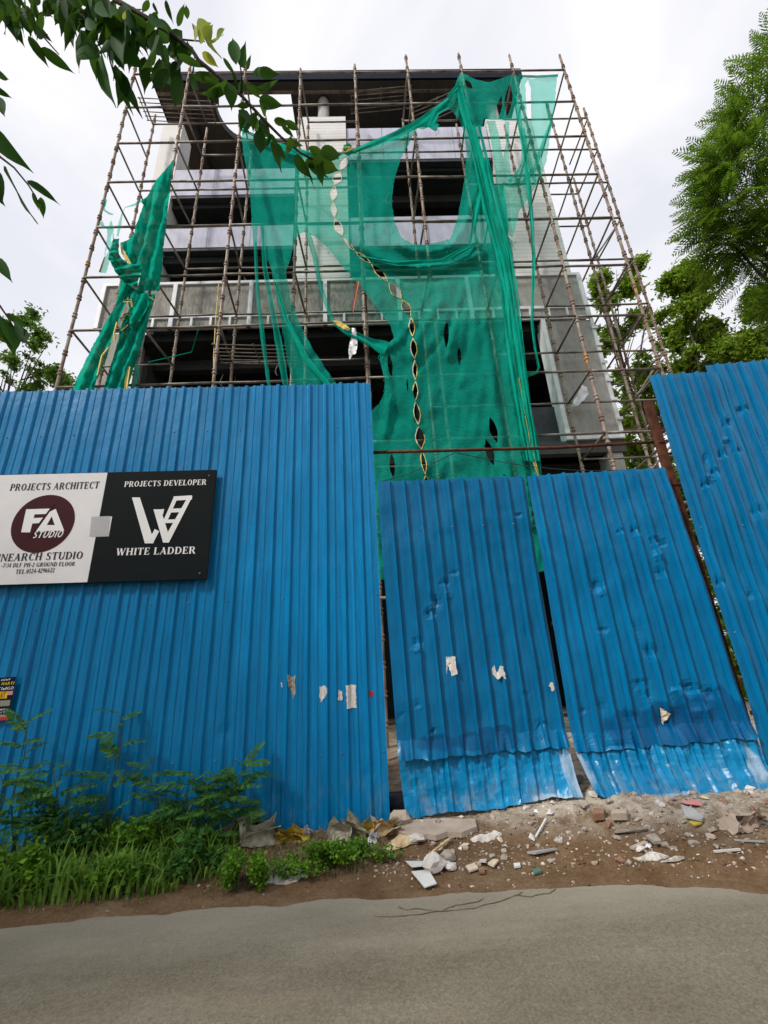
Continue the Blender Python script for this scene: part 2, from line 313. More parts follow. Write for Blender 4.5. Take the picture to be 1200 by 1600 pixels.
mb = MB(); mb.add([(-300, -300, -0.09), (300, -300, -0.09), (300, 300, -0.09), (-300, 300, -0.09)], [(0, 1, 2, 3)])
obj('ground', mb, M['dirt'], kind='structure', label='bare earth ground reaching to the horizon')
def asphalt():
    mt, N, L, B, O = newmat('worn_asphalt')
    r, n = noise_ramp(N, L, [(0.3, (0.138, 0.120, 0.086)), (0.55, (0.182, 0.162, 0.121)), (0.75, (0.235, 0.214, 0.168))], 1.1, 7, 0.6, (0.6, 1.3, 1))
    v = N.new('ShaderNodeTexVoronoi'); v.inputs['Scale'].default_value = 95; g = N.new('ShaderNodeNewGeometry'); L.new(g.outputs['Position'], v.inputs['Vector'])
    vr = N.new('ShaderNodeValToRGB'); vr.color_ramp.elements[0].color = (0.42, 0.41, 0.40, 1); vr.color_ramp.elements[1].color = (1.5, 1.46, 1.40, 1); L.new(v.outputs['Color'], vr.inputs['Fac'])
    c = mixc(N, L, r.outputs['Color'], vr.outputs['Color'], 0.5, 'MULTIPLY')
    f2, n4 = noise_ramp(N, L, [(0.3, (0.8, 0.8, 0.8)), (0.7, (1.15, 1.15, 1.15))], 26, 6, 0.75); c = mixc(N, L, c, f2.outputs['Color'], 0.6, 'MULTIPLY')
    d, n2 = noise_ramp(N, L, [(0.55, (0, 0, 0)), (0.75, (1, 1, 1))], 1.7, 8, 0.72, (0.45, 1.4, 1))
    dd = N.new('ShaderNodeMath'); dd.operation = 'MULTIPLY'; dd.inputs[1].default_value = 0.55; L.new(d.outputs['Color'], dd.inputs[0])
    c = mixc(N, L, c, (0.25, 0.195, 0.13), dd.outputs[0])
    sx = N.new('ShaderNodeSeparateXYZ'); L.new(g.outputs['Position'], sx.inputs[0]); md = N.new('ShaderNodeMath'); md.operation = 'MULTIPLY_ADD'; md.inputs[1].default_value = 1.3; L.new(n2.outputs['Fac'], md.inputs[0]); L.new(sx.outputs['Y'], md.inputs[2])
    me_ = N.new('ShaderNodeMapRange'); me_.inputs['From Min'].default_value = 3.75; me_.inputs['From Max'].default_value = 4.45; me_.inputs['To Max'].default_value = 0.65; L.new(md.outputs[0], me_.inputs['Value'])
    c = mixc(N, L, c, (0.30, 0.27, 0.21), me_.outputs[0])          # pale dust gathered along the verge
    L.new(c, B.inputs['Base Color']); B.inputs['Roughness'].default_value = 0.9; B.inputs['Specular IOR Level'].default_value = 0.2
    b = N.new('ShaderNodeBump'); b.inputs['Strength'].default_value = 0.35; b.inputs['Distance'].default_value = 0.004
    L.new(v.outputs['Distance'], b.inputs['Height']); L.new(b.outputs[0], B.inputs['Normal']); return mt
M['asphalt'] = asphalt()
mb = MB(); mb.grid(lambda i, j: (-60+120*i/60, -7+11.6*j/20, 0.0), 60, 20)
road = obj('road', mb, M['asphalt'], kind='structure', label='worn grey-brown asphalt road in the foreground')
M['crack'] = simple('mud_filled_crack', (0.13, 0.09, 0.058), (0.18, 0.125, 0.08), 0.95, 30, 0.3)
for pts in ([(585,1432),(610,1433),(640,1431),(668,1427),(690,1424),(712,1423),(738,1420),(760,1414),(785,1408),(806,1400),(822,1392)],
            [(622,1417),(636,1422),(655,1420),(676,1424),(690,1424)], [(806,1400),(826,1402),(845,1398),(860,1396),(872,1386)], [(690,1424),(712,1415),(742,1411),(762,1402)]):
    P3 = []
    for a, b in zip(pts[:-1], pts[1:]):
        for k in range(4):
            t = k/4; q = PZ(a[0]+(b[0]-a[0])*t, a[1]+(b[1]-a[1])*t, 0.0); P3.append(Vector((q.x+random.uniform(-.006,.006), q.y+random.uniform(-.006,.006), 0.004)))
    mb = MB(); vs = []
    for k, p in enumerate(P3):
        d = (P3[min(k+1, len(P3)-1)]-P3[max(k-1, 0)]).normalized(); nrm = Vector((-d.y, d.x, 0)); w = random.uniform(0.002, 0.006)*(0.3 if k in (0, len(P3)-1) else 1)
        vs += [p-nrm*w, p+nrm*w]
    mb.add(vs, [(2*k, 2*k+2, 2*k+3, 2*k+1) for k in range(len(P3)-1)])
    obj('crack', mb, M['crack'], road)

# ------------------------------------------------------------------ corrugated sheet hoarding
FY = 4.9
def prof_left(x):
    u = (x+20.03) % 0.205
    main = np.interp(u, [0, 0.014, 0.042, 0.056, 0.205], [0, 0.024, 0.024, 0, 0])
    return float(main + np.interp(u, [0.115, 0.125, 0.142, 0.152], [0, 0.008, 0.008, 0]))
BP_LEFT = (0, 0.014, 0.042, 0.056, 0.115, 0.125, 0.142, 0.152)
def prof_gate(u):
    u = u % 0.178
    return float(np.interp(u, [0, 0.012, 0.034, 0.046, 0.178], [0, 0.038, 0.038, 0, 0]))
BP_GATE = (0, 0.012, 0.034, 0.046, 0.09, 0.13)
def dent_fn(dents):
    def f(x, z):
        s = 0.0
        for (dx, dz, rx, rz, dep, ang) in dents:
            ca, sa = math.cos(ang), math.sin(ang); a = ((x-dx)*ca + (z-dz)*sa)/rx; b = (-(x-dx)*sa + (z-dz)*ca)/rz; q = a*a+b*b
            if q < 5: s += dep*math.exp(-q)*(1 - 0.5*q)
        return s
    return f
def columns(x0, x1, pitch, bps, off):
    xs = {round(x0, 5), round(x1, 5)}; k = math.floor((x0+off)/pitch)
    while k*pitch-off < x1:
        for b in bps:
            x = k*pitch-off+b
            if x0+0.003 < x < x1-0.003: xs.add(round(x, 5))
        k += 1
    return sorted(xs)
SCREW = simple('screw_head', (0.05, 0.12, 0.2), (0.15, 0.2, 0.26), 0.5, 20, 0)

# left hoarding: tall sheets side by side
ddl = dent_fn([(PY(x, y, FY).x, PY(x, y, FY).z, rx, rz, dep, a) for x, y, rx, rz, dep, a in
    [(350,1142,.07,.05,.012,0),(430,1243,.12,.03,.014,.1),(480,1243,.10,.03,.012,0),(588,1238,.08,.035,.02,.1),(575,1208,.06,.06,.010,0),(437,1262,.07,.04,.008,0),(550,1235,.09,.02,.012,0),(375,1245,.06,.03,.01,0),(540,1100,.03,.12,.006,0)]])
def left_y(x, z, off=0.0):
    return FY - prof_left(x) + ddl(x, z) + 0.02*fbm(x*0.5, z*0.35, 2.2) + 0.004*fbm(x*2.5, z*1.2, 5) + off
fence = thing('sheet_fence', 'tall bright blue corrugated sheet fence carrying the white and black signboard', 'fence', (-3.0, FY, 0.1))
cuts = [-6.6, -5.75, -4.55, -3.52, -2.50, -1.48, -0.45, 0.068]
for k in range(len(cuts)-1):
    a, b = cuts[k], cuts[k+1]; xs_ = columns(a, b+(0.03 if k < len(cuts)-2 else 0), 0.205, BP_LEFT, 20.03); nz_ = 46
    top = 5.12 + random.uniform(-0.018, 0.018); bot = 0.13 + random.uniform(-0.02, 0.02)
    tilt = random.uniform(-0.012, 0.012)
    def P(i, j):
        x = xs_[i]; z = bot + (top+tilt*(x-a)-bot-0.012*(x+3))*j/nz_
        if j == nz_: z += prof_left(x)*0.25
        if j == 0: z += 0.02*fbm(x*5, 3)
        return (x, left_y(x, z, -0.0035*(k % 2)), z)
    mb = MB(); mb.grid(P, len(xs_)-1, nz_); sh = obj('metal_sheet', mb, M['blue'], fence)
    for zz in (4.45, 2.3, 0.75):
        xk = a+0.075
        while xk < b:
            mbs = MB(); y0 = left_y(xk, zz)-0.001; mbs.tube([(xk, y0, zz), (xk, y0-0.006, zz)], [0.011, 0.006], 6); obj('screw', mbs, SCREW, sh); xk += 0.41
for zz in (4.45, 2.3, 0.75):
    mb = MB(); mb.bar((-6.6, FY+0.05, zz), (0.05, FY+0.05, zz), 0.05, 0.05); obj('rail', mb, M['rust'], fence)
for xx in (-6.3, -4.2, -2.1, 0.02):
    mb = MB(); mb.bar((xx, FY+0.105, 0.1), (xx, FY+0.105, 4.95), 0.055, 0.055); obj('post', mb, M['rust'], fence)

# two dented gate leaves with kicked-out lower flaps
def px_dents(lst): return dent_fn([(PY(x, y, FY).x, PY(x, y, FY).z, rx, rz, dep, a) for x, y, rx, rz, dep, a in lst])
dA = px_dents([(695,910,.05,.04,.03,.7),(680,940,.05,.08,.035,.5),(672,958,.06,.05,.03,.6),(652,1003,.04,.06,.02,0),(651,1015,.05,.03,-.02,.2),(710,894,.05,.03,.018,0),(650,1100,.03,.03,.02,0),(676,1142,.03,.03,.03,0),(820,1085,.03,.03,.02,0),(625,1120,.03,.03,.02,0),(810,805,.05,.03,.02,0),(700,930,.03,.05,-.02,.4),(740,1120,.25,.2,.012,0),(845,1130,.05,.03,.02,0)])
dB = px_dents([(931,916,.07,.06,.035,.5),(938,925,.04,.04,-.03,.2),(990,830,.04,.05,.03,.2),(1022,845,.05,.04,.035,.2),(1034,850,.05,.04,.03,0),(1026,868,.05,.06,-.03,.1),(1030,895,.05,.06,.03,.2),(968,832,.03,.03,.02,0),(940,985,.07,.03,.02,0),(995,985,.03,.09,.025,.1),(1015,1018,.07,.07,.03,.3),(1000,1068,.10,.03,.03,.1),(1080,1075,.13,.05,.04,-.2),(1110,1083,.08,.05,.035,.2),(1055,1080,.08,.04,-.025,0),(985,1120,.09,.08,.02,0),(940,1105,.05,.07,.02,0),(1010,1085,.04,.08,.03,.3),(1045,1125,.2,.12,.03,.2),(960,1165,.1,.04,.03,0),(1095,1110,.15,.05,-.02,.2),(910,1110,.04,.03,.02,0)])
def gate_leaf(name, label, xl, xr, ztop, crease, dents, seed, flap, Y0):
    base = thing(name, label, 'gate', ((xl[1]+xr[1])/2, Y0, 0.25)); w = xr[0]-xl[0]
    us = columns(0.0, w, 0.178, BP_GATE, 0.06*seed); nzz = 74
    def XZ(u, t):              # t 0 at the crease, 1 at the top
        zc = crease(u/w) + 0.024*fbm(u*4.5, seed*3.3) + 0.020*fbm(u*15, seed*1.3); zt = ztop[0] + (ztop[1]-ztop[0])*u/w
        z = zc + (zt-zc)*t; q = (z-0.7)/(3.66-0.7)
        return xl[1]+(xl[0]-xl[1])*q + (u/w)*((xr[1]-xl[1])+((xr[0]-xl[0])-(xr[1]-xl[1]))*q), z
    def surf(u, t):
        x, z = XZ(u, t); e = max(0, 1-t*18)
        y = Y0 - prof_gate(u+0.06*seed)*(1-0.35*e) + dents(x, z) + 0.03*fbm(x*0.8, z*0.6, seed) + 0.008*fbm(x*3.0, z*1.6, seed+3) - e*(0.045 + 0.06*fbm(u*9, seed*5.5) + 0.03*fbm(u*25, seed*2.5))
        return Vector((x, y, z))
    mb = MB(); ts = [0, 0.004, 0.010, 0.018, 0.028, 0.04] + list(np.linspace(0.055, 1, nzz))
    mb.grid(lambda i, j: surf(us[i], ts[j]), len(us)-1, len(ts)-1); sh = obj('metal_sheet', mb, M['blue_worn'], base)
    # lower flap
    uf = list(np.linspace(0, w, 90)); nf = 22
    def fl(u, t):
        q = u/w; c = surf(u, 0.012); c = Vector((c.x, max(c.y, Y0-0.05)+0.035, c.z+0.018)); b = flap(q, seed)
        p = c.lerp(b, t); p.y -= prof_gate(u*1.0+0.06*seed)*0.55*min(1, t*4) + 0.016*fbm(u*3, t*3, seed) + 0.006*fbm(u*9, t*6, seed+1) - 0.05*math.sin(math.pi*t)*0.5
        p.z += 0.012*fbm(u*12, 4.4*seed)*t
        return p
    mb = MB(); mb.grid(lambda i, j: fl(uf[i], 1-j/nf), len(uf)-1, nf); obj('lower_flap', mb, M['blue_flap'], base, smooth=False)
    for zt in (0.79,):
        for k in range(5):
            u = 0.12 + k*(w-0.2)/4.4; p = surf(u, zt); mbs = MB(); mbs.tube([(p.x, p.y-0.001, p.z), (p.x, p.y-0.007, p.z)], [0.012, 0.006], 6); obj('screw', mbs, SCREW, sh)
    for zz in (3.2, 1.9, 0.85):
        mb = MB(); mb.bar((xl[1]+0.03, Y0+0.09, zz), (xr[1]-0.04, Y0+0.09, zz), 0.04, 0.04); obj('rail', mb, M['rust'], base)
    return surf
def flapA(q, s): return Vector((0.215 + q*(1.81-0.215) + 0.03*q**6, 4.82 - 0.05*q**2 - 0.09*max(0, q-0.86)/0.14, 0.19 + 0.115*q + 0.012*math.sin(q*9)))
def flapB(q, s):
    p = Vector((1.93 + q*(3.75-1.93), 4.72 - 0.04*math.sin(q*3), 0.245 - 0.03*q))
    if q < 0.14: k = (0.14-q)/0.14; p.z += 0.10*k; p.x += 0.03*k; p.y -= 0.06*k
    return p
def mk(xl, xr, **k): return gate_leaf(k['name'], k['label'], xl, xr, k['ztop'], k['crease'], k['dents'], k['seed'], k['flap'], k['Y0'])
surfA = mk((0.095, 0.175), (1.895, 1.87), name='gate_leaf', label='dented blue corrugated gate leaf next to the tall left fence, lower corner scuffed white', ztop=(3.66, 3.65), crease=lambda q: 0.67+0.03*q, dents=dA, seed=1, flap=flapA, Y0=FY)
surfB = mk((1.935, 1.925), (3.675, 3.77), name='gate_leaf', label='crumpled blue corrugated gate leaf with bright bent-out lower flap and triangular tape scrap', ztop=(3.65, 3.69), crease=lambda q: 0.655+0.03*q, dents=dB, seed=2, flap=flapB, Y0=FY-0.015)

# right hoarding
dR = px_dents([(1135,662,.08,.05,.05,.8),(1130,690,.06,.05,-.03,.5),(1125,712,.06,.04,.04,.6),(1112,742,.06,.04,.04,.5),(1098,758,.05,.04,.04,.6),(1105,748,.05,.05,-.03,.4),(1160,640,.10,.05,.03,.3),(1150,705,.05,.04,.03,.5),(1121,910,.05,.05,.03,.2),(1180,800,.10,.06,.02,.4),(1170,930,.06,.05,.02,.4),(1190,690,.05,.2,.02,.2),(1100,720,.04,.10,.02,-.3)])
rf = thing('sheet_fence', 'tall blue corrugated sheet fence at the right edge behind the rusty post', 'fence', (5.1, FY, 0.1))
def right_y(x, z, off): return FY - 0.03 - prof_gate(x+0.03) + dR(x, z) + 0.035*fbm(x*0.9, z*0.5, 8.1) + 0.008*fbm(x*3, z*1.5, 8) + off
for k, (a, b, t0, t1, off) in enumerate([(3.80, 4.76, 5.04, 5.07, 0.0), (4.64, 5.72, 5.20, 5.28, 0.032), (5.66, 6.7, 5.24, 5.28, 0.02)]):
    xs_ = columns(a, b, 0.178, BP_GATE, 0.03)
    def P(i, j): x = xs_[i]; z = 0.2 + (t0+(t1-t0)*(x-a)/(b-a)-0.2)*j/90; return (x, right_y(x, z, off), z)
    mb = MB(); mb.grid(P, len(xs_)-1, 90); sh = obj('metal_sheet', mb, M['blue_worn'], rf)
    for zz in (4.15, 2.9, 1.7):
        for q in range(2):
            xk = a+0.08+0.5*q; p = (xk, right_y(xk, zz, off), zz); mbs = MB(); mbs.tube([(p[0], p[1]-0.001, p[2]), (p[0], p[1]-0.007, p[2])], [0.012, 0.006], 6); obj('screw', mbs, SCREW, sh)
for zz in (4.3, 2.5, 0.9):
    mb = MB(); mb.bar((3.87, FY+0.07, zz), (6.6, FY+0.07, zz), 0.045, 0.045); obj('rail', mb, M['rust'], rf)
mb = MB(); mb.bar((3.785, FY+0.10, 0.15), (3.785, FY+0.10, 4.72), 0.10, 0.065)
for zz in (1.2, 2.4, 3.5, 4.1): mb.bar((3.74, FY+0.062, zz), (3.90, FY+0.062, zz+0.01), 0.012, 0.03)
setp(obj('post', mb, M['rust'], rf), label='rusty dark red steel post')
mb = MB(); mb.tube([(0.0, 5.06, 4.145), (1.2, 5.055, 4.13), (2.4, 5.06, 4.115), (3.86, 5.065, 4.15)], 0.022, 8)
obj('cross_pipe', mb, M['rust'], label='thin rusty brown pipe spanning above both gate leaves', cat='pipe', smooth=True)
mb = MB(); a = Vector((0.0, 5.12, 3.72)); b = Vector((1.13, 5.10, 4.12)); c = Vector((3.7, 5.14, 3.80))
pts = [a.lerp(b, k/8)-Vector((0, 0, 0.05*math.sin(math.pi*k/8))) for k in range(9)] + [b.lerp(c, k/14)-Vector((0, 0, 0.12*math.sin(math.pi*k/14))) for k in range(1, 15)]
mb.tube(pts, 0.005, 5); obj('slack_wire', mb, M['slate'], label='thin black wire sagging from the rusty pipe above the gate', cat='wire')

# ------------------------------------------------------------------ building under construction
BY = 9.6
bld = thing('building', 'unfinished grey multi-storey building wrapped in scaffolding and torn green net', 'building', (-0.4, 11.5, 0.1))
def part(name, mat, *boxes, parent=None, label=None):
    mb = MB()
    for b in boxes: mb.box(*b)
    o = obj(name, mb, mat, parent or bld); 
    if label: o['label'] = label
    return o
# frame of slabs with downstand beams
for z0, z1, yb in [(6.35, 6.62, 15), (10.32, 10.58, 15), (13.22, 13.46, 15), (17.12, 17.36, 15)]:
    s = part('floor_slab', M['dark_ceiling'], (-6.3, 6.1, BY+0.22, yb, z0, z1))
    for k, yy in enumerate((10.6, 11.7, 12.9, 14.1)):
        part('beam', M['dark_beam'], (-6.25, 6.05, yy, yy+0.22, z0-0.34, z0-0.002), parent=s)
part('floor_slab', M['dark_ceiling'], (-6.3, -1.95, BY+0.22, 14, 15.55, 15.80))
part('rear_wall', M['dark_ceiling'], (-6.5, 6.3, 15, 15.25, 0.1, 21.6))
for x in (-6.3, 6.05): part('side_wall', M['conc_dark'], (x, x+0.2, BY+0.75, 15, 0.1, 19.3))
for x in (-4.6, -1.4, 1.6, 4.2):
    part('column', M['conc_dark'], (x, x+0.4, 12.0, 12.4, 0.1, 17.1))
# concrete parapet with white sub-frame
bandx = [-7.20, -5.22, -3.10, -1.02, 1.05, 3.05, 4.35, 6.33]
for a, b in zip(bandx[:-1], bandx[1:]):
    part('parapet_panel', M['conc'] if b < 5 else M['conc2'], (a+0.012, b-0.012, BY, BY+0.14, 10.60, 12.10))
rail = part('frame_rail', M['white_steel'], (-7.24, 6.37, BY-0.05, BY+0.03, 12.103, 12.19))
part('frame_rail', M['white_steel'], (-5.95, 6.37, BY-0.05, BY-0.003, 10.88, 10.97))
part('frame_rail', M['white_steel'], (-5.95, 6.37, BY-0.05, BY-0.003, 10.50, 10.59))
for x in bandx: part('frame_stud', M['white_steel'], (x-0.055, x+0.055, BY-0.062, BY-0.003, 10.50 if x > -6 else 10.6, 12.10))
for k in range(24):
    x = -5.7+k*0.52
    if min(abs(x-q) for q in bandx) > 0.15: part('frame_stud', M['white_steel'], (x-0.03, x+0.03, BY-0.056, BY-0.003, 10.591, 10.879))
# pale bands (panels butted with open joints)
def band(x0, x1, z0, z1, n, y=BY):
    w = (x1-x0)/n
    for k in range(n): part('cladding_panel', M['lav'], (x0+k*w+0.006, x0+(k+1)*w-0.006, y+random.uniform(0, 0.006), y+0.16, z0, z1))
band(-0.28, 4.52, 17.40, 19.02, 4); band(-0.28, 4.52, 13.48, 14.70, 4)
band(-5.82, -1.98, 15.84, 17.03, 3); band(-5.82, -1.98, 13.58, 14.52, 3)
for z0, z1, xa, xb in [(17.28, 17.39, -0.28, 4.5), (13.38, 13.47, -0.28, 4.5), (15.73, 15.83, -5.8, -2.0), (13.47, 13.57, -5.8, -2.0)]:
    part('edge_trim', M['slate'], (xa, xb, BY+0.02, BY+0.2, z0, z1))
part('cladding_tower', M['cladding'], (-1.93, -0.30, BY-0.06, BY+0.6, 12.20, 19.56), label='tall white ribbed cladding strip in the facade middle')
part('cladding_tower', M['cladding'], (4.55, 6.15, BY-0.02, BY+0.7, 12.20, 19.38), label='white ribbed corner strip at the right end of the facade')
part('end_wall', M['white_wall'], (-6.52, -5.86, BY+0.05, BY+0.75, 12.2, 19.5))
# lower right wall with white edging, ledge and pier
part('wall_panel', M['conc2'], (5.06, 6.32, BY, BY+0.4, 6.80, 10.47), label='bare grey concrete wall panel with white edging')
for x0, x1 in ((4.94, 5.055), (6.325, 6.41)): part('edge_trim', M['white_steel'], (x0, x1, BY-0.05, BY+0.35, 6.70, 10.49))
part('edge_trim', M['white_steel'], (5.056, 6.324, BY-0.05, BY+0.2, 6.70, 6.795))
for k in range(6): part('bracket', M['white_steel'], (6.40-0.10, 6.40+0.06, BY-0.085, BY-0.052, 7.2+k*0.58, 7.28+k*0.58))
part('ledge', M['conc_dark'], (4.0, 6.4, BY+0.02, BY+0.6, 6.35, 6.69))
part('pier', M['conc2'], (5.92, 6.30, BY+0.06, BY+0.5, 0.1, 6.345))
part('slate_board', M['slate'], (4.02, 4.93, BY+0.25, BY+0.3, 6.72, 7.85), label='dark slate board closing the lower right opening')
part('wall_panel', M['conc2'], (-7.1, -6.1, BY+0.05, BY+0.5, 0.1, 10.49))
part('frame_column', M['white_steel'], (-6.06, -5.90, BY-0.04, BY+0.05, 0.1, 10.49))
# roof slab with a roof opening
hx0, hx1, hy0, hy1 = -5.18, -2.3, 9.93, 11.55
mb = MB()
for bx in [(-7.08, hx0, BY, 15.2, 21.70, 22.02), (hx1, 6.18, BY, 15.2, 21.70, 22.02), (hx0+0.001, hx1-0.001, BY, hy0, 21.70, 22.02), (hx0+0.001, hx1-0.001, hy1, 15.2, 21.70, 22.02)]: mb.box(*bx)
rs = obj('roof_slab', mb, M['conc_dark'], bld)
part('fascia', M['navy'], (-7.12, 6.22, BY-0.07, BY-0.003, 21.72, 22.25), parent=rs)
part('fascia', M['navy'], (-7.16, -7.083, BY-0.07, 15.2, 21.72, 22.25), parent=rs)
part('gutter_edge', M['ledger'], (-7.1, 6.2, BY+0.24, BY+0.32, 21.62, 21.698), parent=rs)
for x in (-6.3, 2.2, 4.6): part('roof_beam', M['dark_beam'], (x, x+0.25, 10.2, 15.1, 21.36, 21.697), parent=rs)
mb = MB()
for k in range(9):
    a0 = math.pi/2*k/9; a1 = math.pi/2*(k+1)/9; R = 1.0
    pts = [(hx0, hy1), (hx0+R-R*math.cos(a0), hy1-R+R*math.sin(a0)), (hx0+R-R*math.cos(a1), hy1-R+R*math.sin(a1))]
    mb.add([(p[0], p[1], z) for z in (21.702, 22.018) for p in pts], [(0, 2, 1), (3, 4, 5), (1, 2, 5, 4), (0, 1, 4, 3), (2, 0, 3, 5)])
obj('rounded_corner', mb, M['conc_dark'], rs)
for x, y in ((-1.12, 10.2), (5.2, 10.3)):
    mb = MB(); mb.tube([(x, y, 17.3), (x, y, 21.69)], 0.21, 20); obj('round_column', mb, M['conc2'], bld, smooth=True)
part('terrace_wall', M['lav'], (-5.4, -2.0, 13.2, 13.4, 17.2, 19.9))
# service conduits hanging from ceilings
for x, z, yy in [(-4.9, 13.2, 10.4), (-3.6, 13.2, 10.3), (-2.5, 10.3, 10.5), (-4.2, 10.3, 10.9), (1.0, 17.1, 10.4), (2.9, 13.2, 10.3), (-5.1, 15.5, 10.4), (-4.0, 10.3, 11.3)]:
    pts = [(x+0.06*math.sin(k*1.3), yy+0.03*math.cos(k*2), z-0.14*k) for k in range(6)]
    mb = MB(); mb.tube(pts, 0.012, 5); obj('conduit', mb, M['white_steel'], bld)

# ------------------------------------------------------------------ scaffold
SY, SI, SR = 8.0, 9.3, 10.7
PX = [-6.56, -4.95, -3.25, -1.58, 0.06, 1.69, 3.36, 4.98, 6.58]
PT = [19.2, 19.5, 19.3, 19.0, 19.2, 19.65, 19.7, 19.6, 19.6]
LIFT = [1.15, 2.75, 4.35, 5.95, 7.52, 9.05, 10.62, 12.28, 13.94, 15.53, 17.13, 18.72]
scf = thing('scaffold', 'rusty cuplock tube scaffold standing in front of the unfinished building', 'scaffold', (0, SY, 0.12))
def pole(x, y, top, bot=0.12):
    z = bot; pts = []; rr = []; lx = random.uniform(-0.025, 0.025); nxt = bot + 0.25 + random.uniform(0, 0.2); ph = random.uniform(0, 9)
    def ctr(z): return (x + lx*(z/19-0.5) + 0.012*math.sin(z*0.4+ph), y + 0.01*math.cos(z*0.35+ph), z)
    pts.append(ctr(bot)); rr.append(0.034)
    while nxt < top-0.15:
        for dz, r in ((-0.045, 0.034), (-0.04, 0.053), (-0.012, 0.055), (0.0, 0.036), (0.045, 0.036), (0.05, 0.052), (0.085, 0.047), (0.09, 0.034)): pts.append(ctr(nxt+dz)); rr.append(r)
        nxt += 0.53
    pts.append(ctr(top)); rr.append(0.034)
    mb = MB(); mb.tube(pts, rr, 8); return obj('standard', mb, M['tube'], scf)
for x, t in zip(PX, PT): pole(x, SY, t)
IX = [-6.6, -4.85, -3.35, -1.52, 0.12, 1.62, 3.42, 5.02, 6.65, 7.88]
IT = [19.3, 18.6, 17.4, 19.0, 19.1, 18.9, 18.6, 18.5, 19.7, 19.4]
for x, t in zip(IX, IT): pole(x, SI, t)
for x, t in ((6.72, 18.2), (7.86, 18.0), (-6.75, 16.0)): pole(x, SR, t)
def rod(name, a, b, r=0.028, mat='ledger'):
    mb = MB(); a = Vector(a); b = Vector(b); mid = (a+b)/2 - Vector((0, 0, random.uniform(0, 0.015))); mb.tube([a, mid, b], r, 7); return obj(name, mb, M[mat], scf, smooth=True)
for z in LIFT[1:]:
    for k in range(8):
        if z < 4 and k != 4: continue
        dz = random.uniform(-0.012, 0.012); rod('ledger', (PX[k]+0.03, SY-0.03, z+dz), (PX[k+1]-0.03, SY-0.03, z+dz+random.uniform(-.015, .015)), 0.029)
    if z > 4:
        for k in range(9):
            if random.random() < 0.80 or k in (7, 8): rod('ledger', (IX[k]+0.03, SI-0.03, z+0.05), (IX[k+1]-0.03, SI-0.03, z+0.05+random.uniform(-.02, .02)), 0.027)
        for k in range(9): rod('transom', (PX[k], SY+0.03, z+0.03), (IX[k], SI-0.03, z+0.03), 0.027)
        rod('transom', (IX[8], SI+0.03, z+0.03), (6.72, SR, z+0.03), 0.026); rod('transom', (IX[9], SI+0.03, z+0.03), (7.86, SR, z+0.03), 0.026)
        if z < 17: rod('transom', (IX[0], SI+0.03, z+0.03), (-6.75, SR, z+0.03), 0.026)
        if z < 18: rod('ledger', (6.75, SR, z+0.05), (7.83, SR, z+0.05), 0.026)
for a, b in [((6.58, SY+.05, 5.95), (7.88, SI, 7.5)), ((7.88, SI, 10.62), (7.86, SR, 9.05)), ((6.65, SI, 12.28), (7.88, SI, 13.94)), ((6.65, SI, 7.52), (7.88, SI, 9.05)), ((4.98, SY+.04, 4.4), (6.58, SY+.04, 5.9))]:
    rod('brace', a, b, 0.024)
# light steel platforms lying on the tubes
def platform(label, x0, x1, y0, y1, z0, z1, n=6):
    t = thing('walkway_grid', label, 'walkway', ((x0+x1)/2, (y0+y1)/2, min(z0, z1)), 'steel walkway grids lying on the scaffold')
    for k in range(n):
        y = y0+(y1-y0)*k/(n-1); mb = MB(); mb.tube([(x0, y, z0), ((x0+x1)/2, y, (z0+z1)/2-0.01), (x1, y, z1)], 0.014, 6); obj('rod', mb, M['ledger'], t)
    for q in (0.02, 0.5, 0.98):
        x = x0+(x1-x0)*q; z = z0+(z1-z0)*q+0.018; mb = MB(); mb.bar((x, y0-0.02, z), (x, y1+0.02, z), 0.03, 0.012); obj('cross_bar', mb, M['ledger'], t)
platform('steel rod walkway grid at the top left corner of the scaffold', -6.35, -4.2, 8.06, 8.62, 17.75, 17.55)
platform('steel rod walkway grid under the roof edge, centre of the scaffold', -0.1, 1.8, 8.06, 8.62, 17.95, 18.2)
platform('slanting steel rod walkway grid just left of the net peak', 1.75, 3.3, 8.12, 8.66, 17.2, 18.2)
platform('steel rod walkway grid low in the dark first-storey opening', -3.42, -1.55, 8.07, 8.70, 8.63, 8.52)
# ------------------------------------------------------------------ torn green netting
NY = 7.80
def inpoly(p, poly):
    x, y = p; c = False; j = len(poly)-1
    for i in range(len(poly)):
        xi, yi = poly[i]; xj, yj = poly[j]
        if (yi > y) != (yj > y) and x < (xj-xi)*(y-yi)/(yj-yi)+xi: c = not c
        j = i
    return c
def resample(poly, step, jit=0.0):
    out = []
    n = len(poly)
    for i in range(n):
        a = poly[i]; b = poly[(i+1) % n]; L_ = math.hypot(b[0]-a[0], b[1]-a[1]); k = max(1, int(L_/step))
        for q in range(k):
            t = q/k; out.append((a[0]+(b[0]-a[0])*t+random.uniform(-jit, jit), a[1]+(b[1]-a[1])*t+random.uniform(-jit, jit)))
    return out
def seg_d(p, a, b):
    ax, ay = a; bx, by = b; dx, dy = bx-ax, by-ay; t = ((p[0]-ax)*dx+(p[1]-ay)*dy)/(dx*dx+dy*dy+1e-9); t = max(0, min(1, t))
    return math.hypot(p[0]-ax-t*dx, p[1]-ay-t*dy)
def pl_d(p, pl): return min(seg_d(p, a, b) for a, b in zip(pl[:-1], pl[1:]))
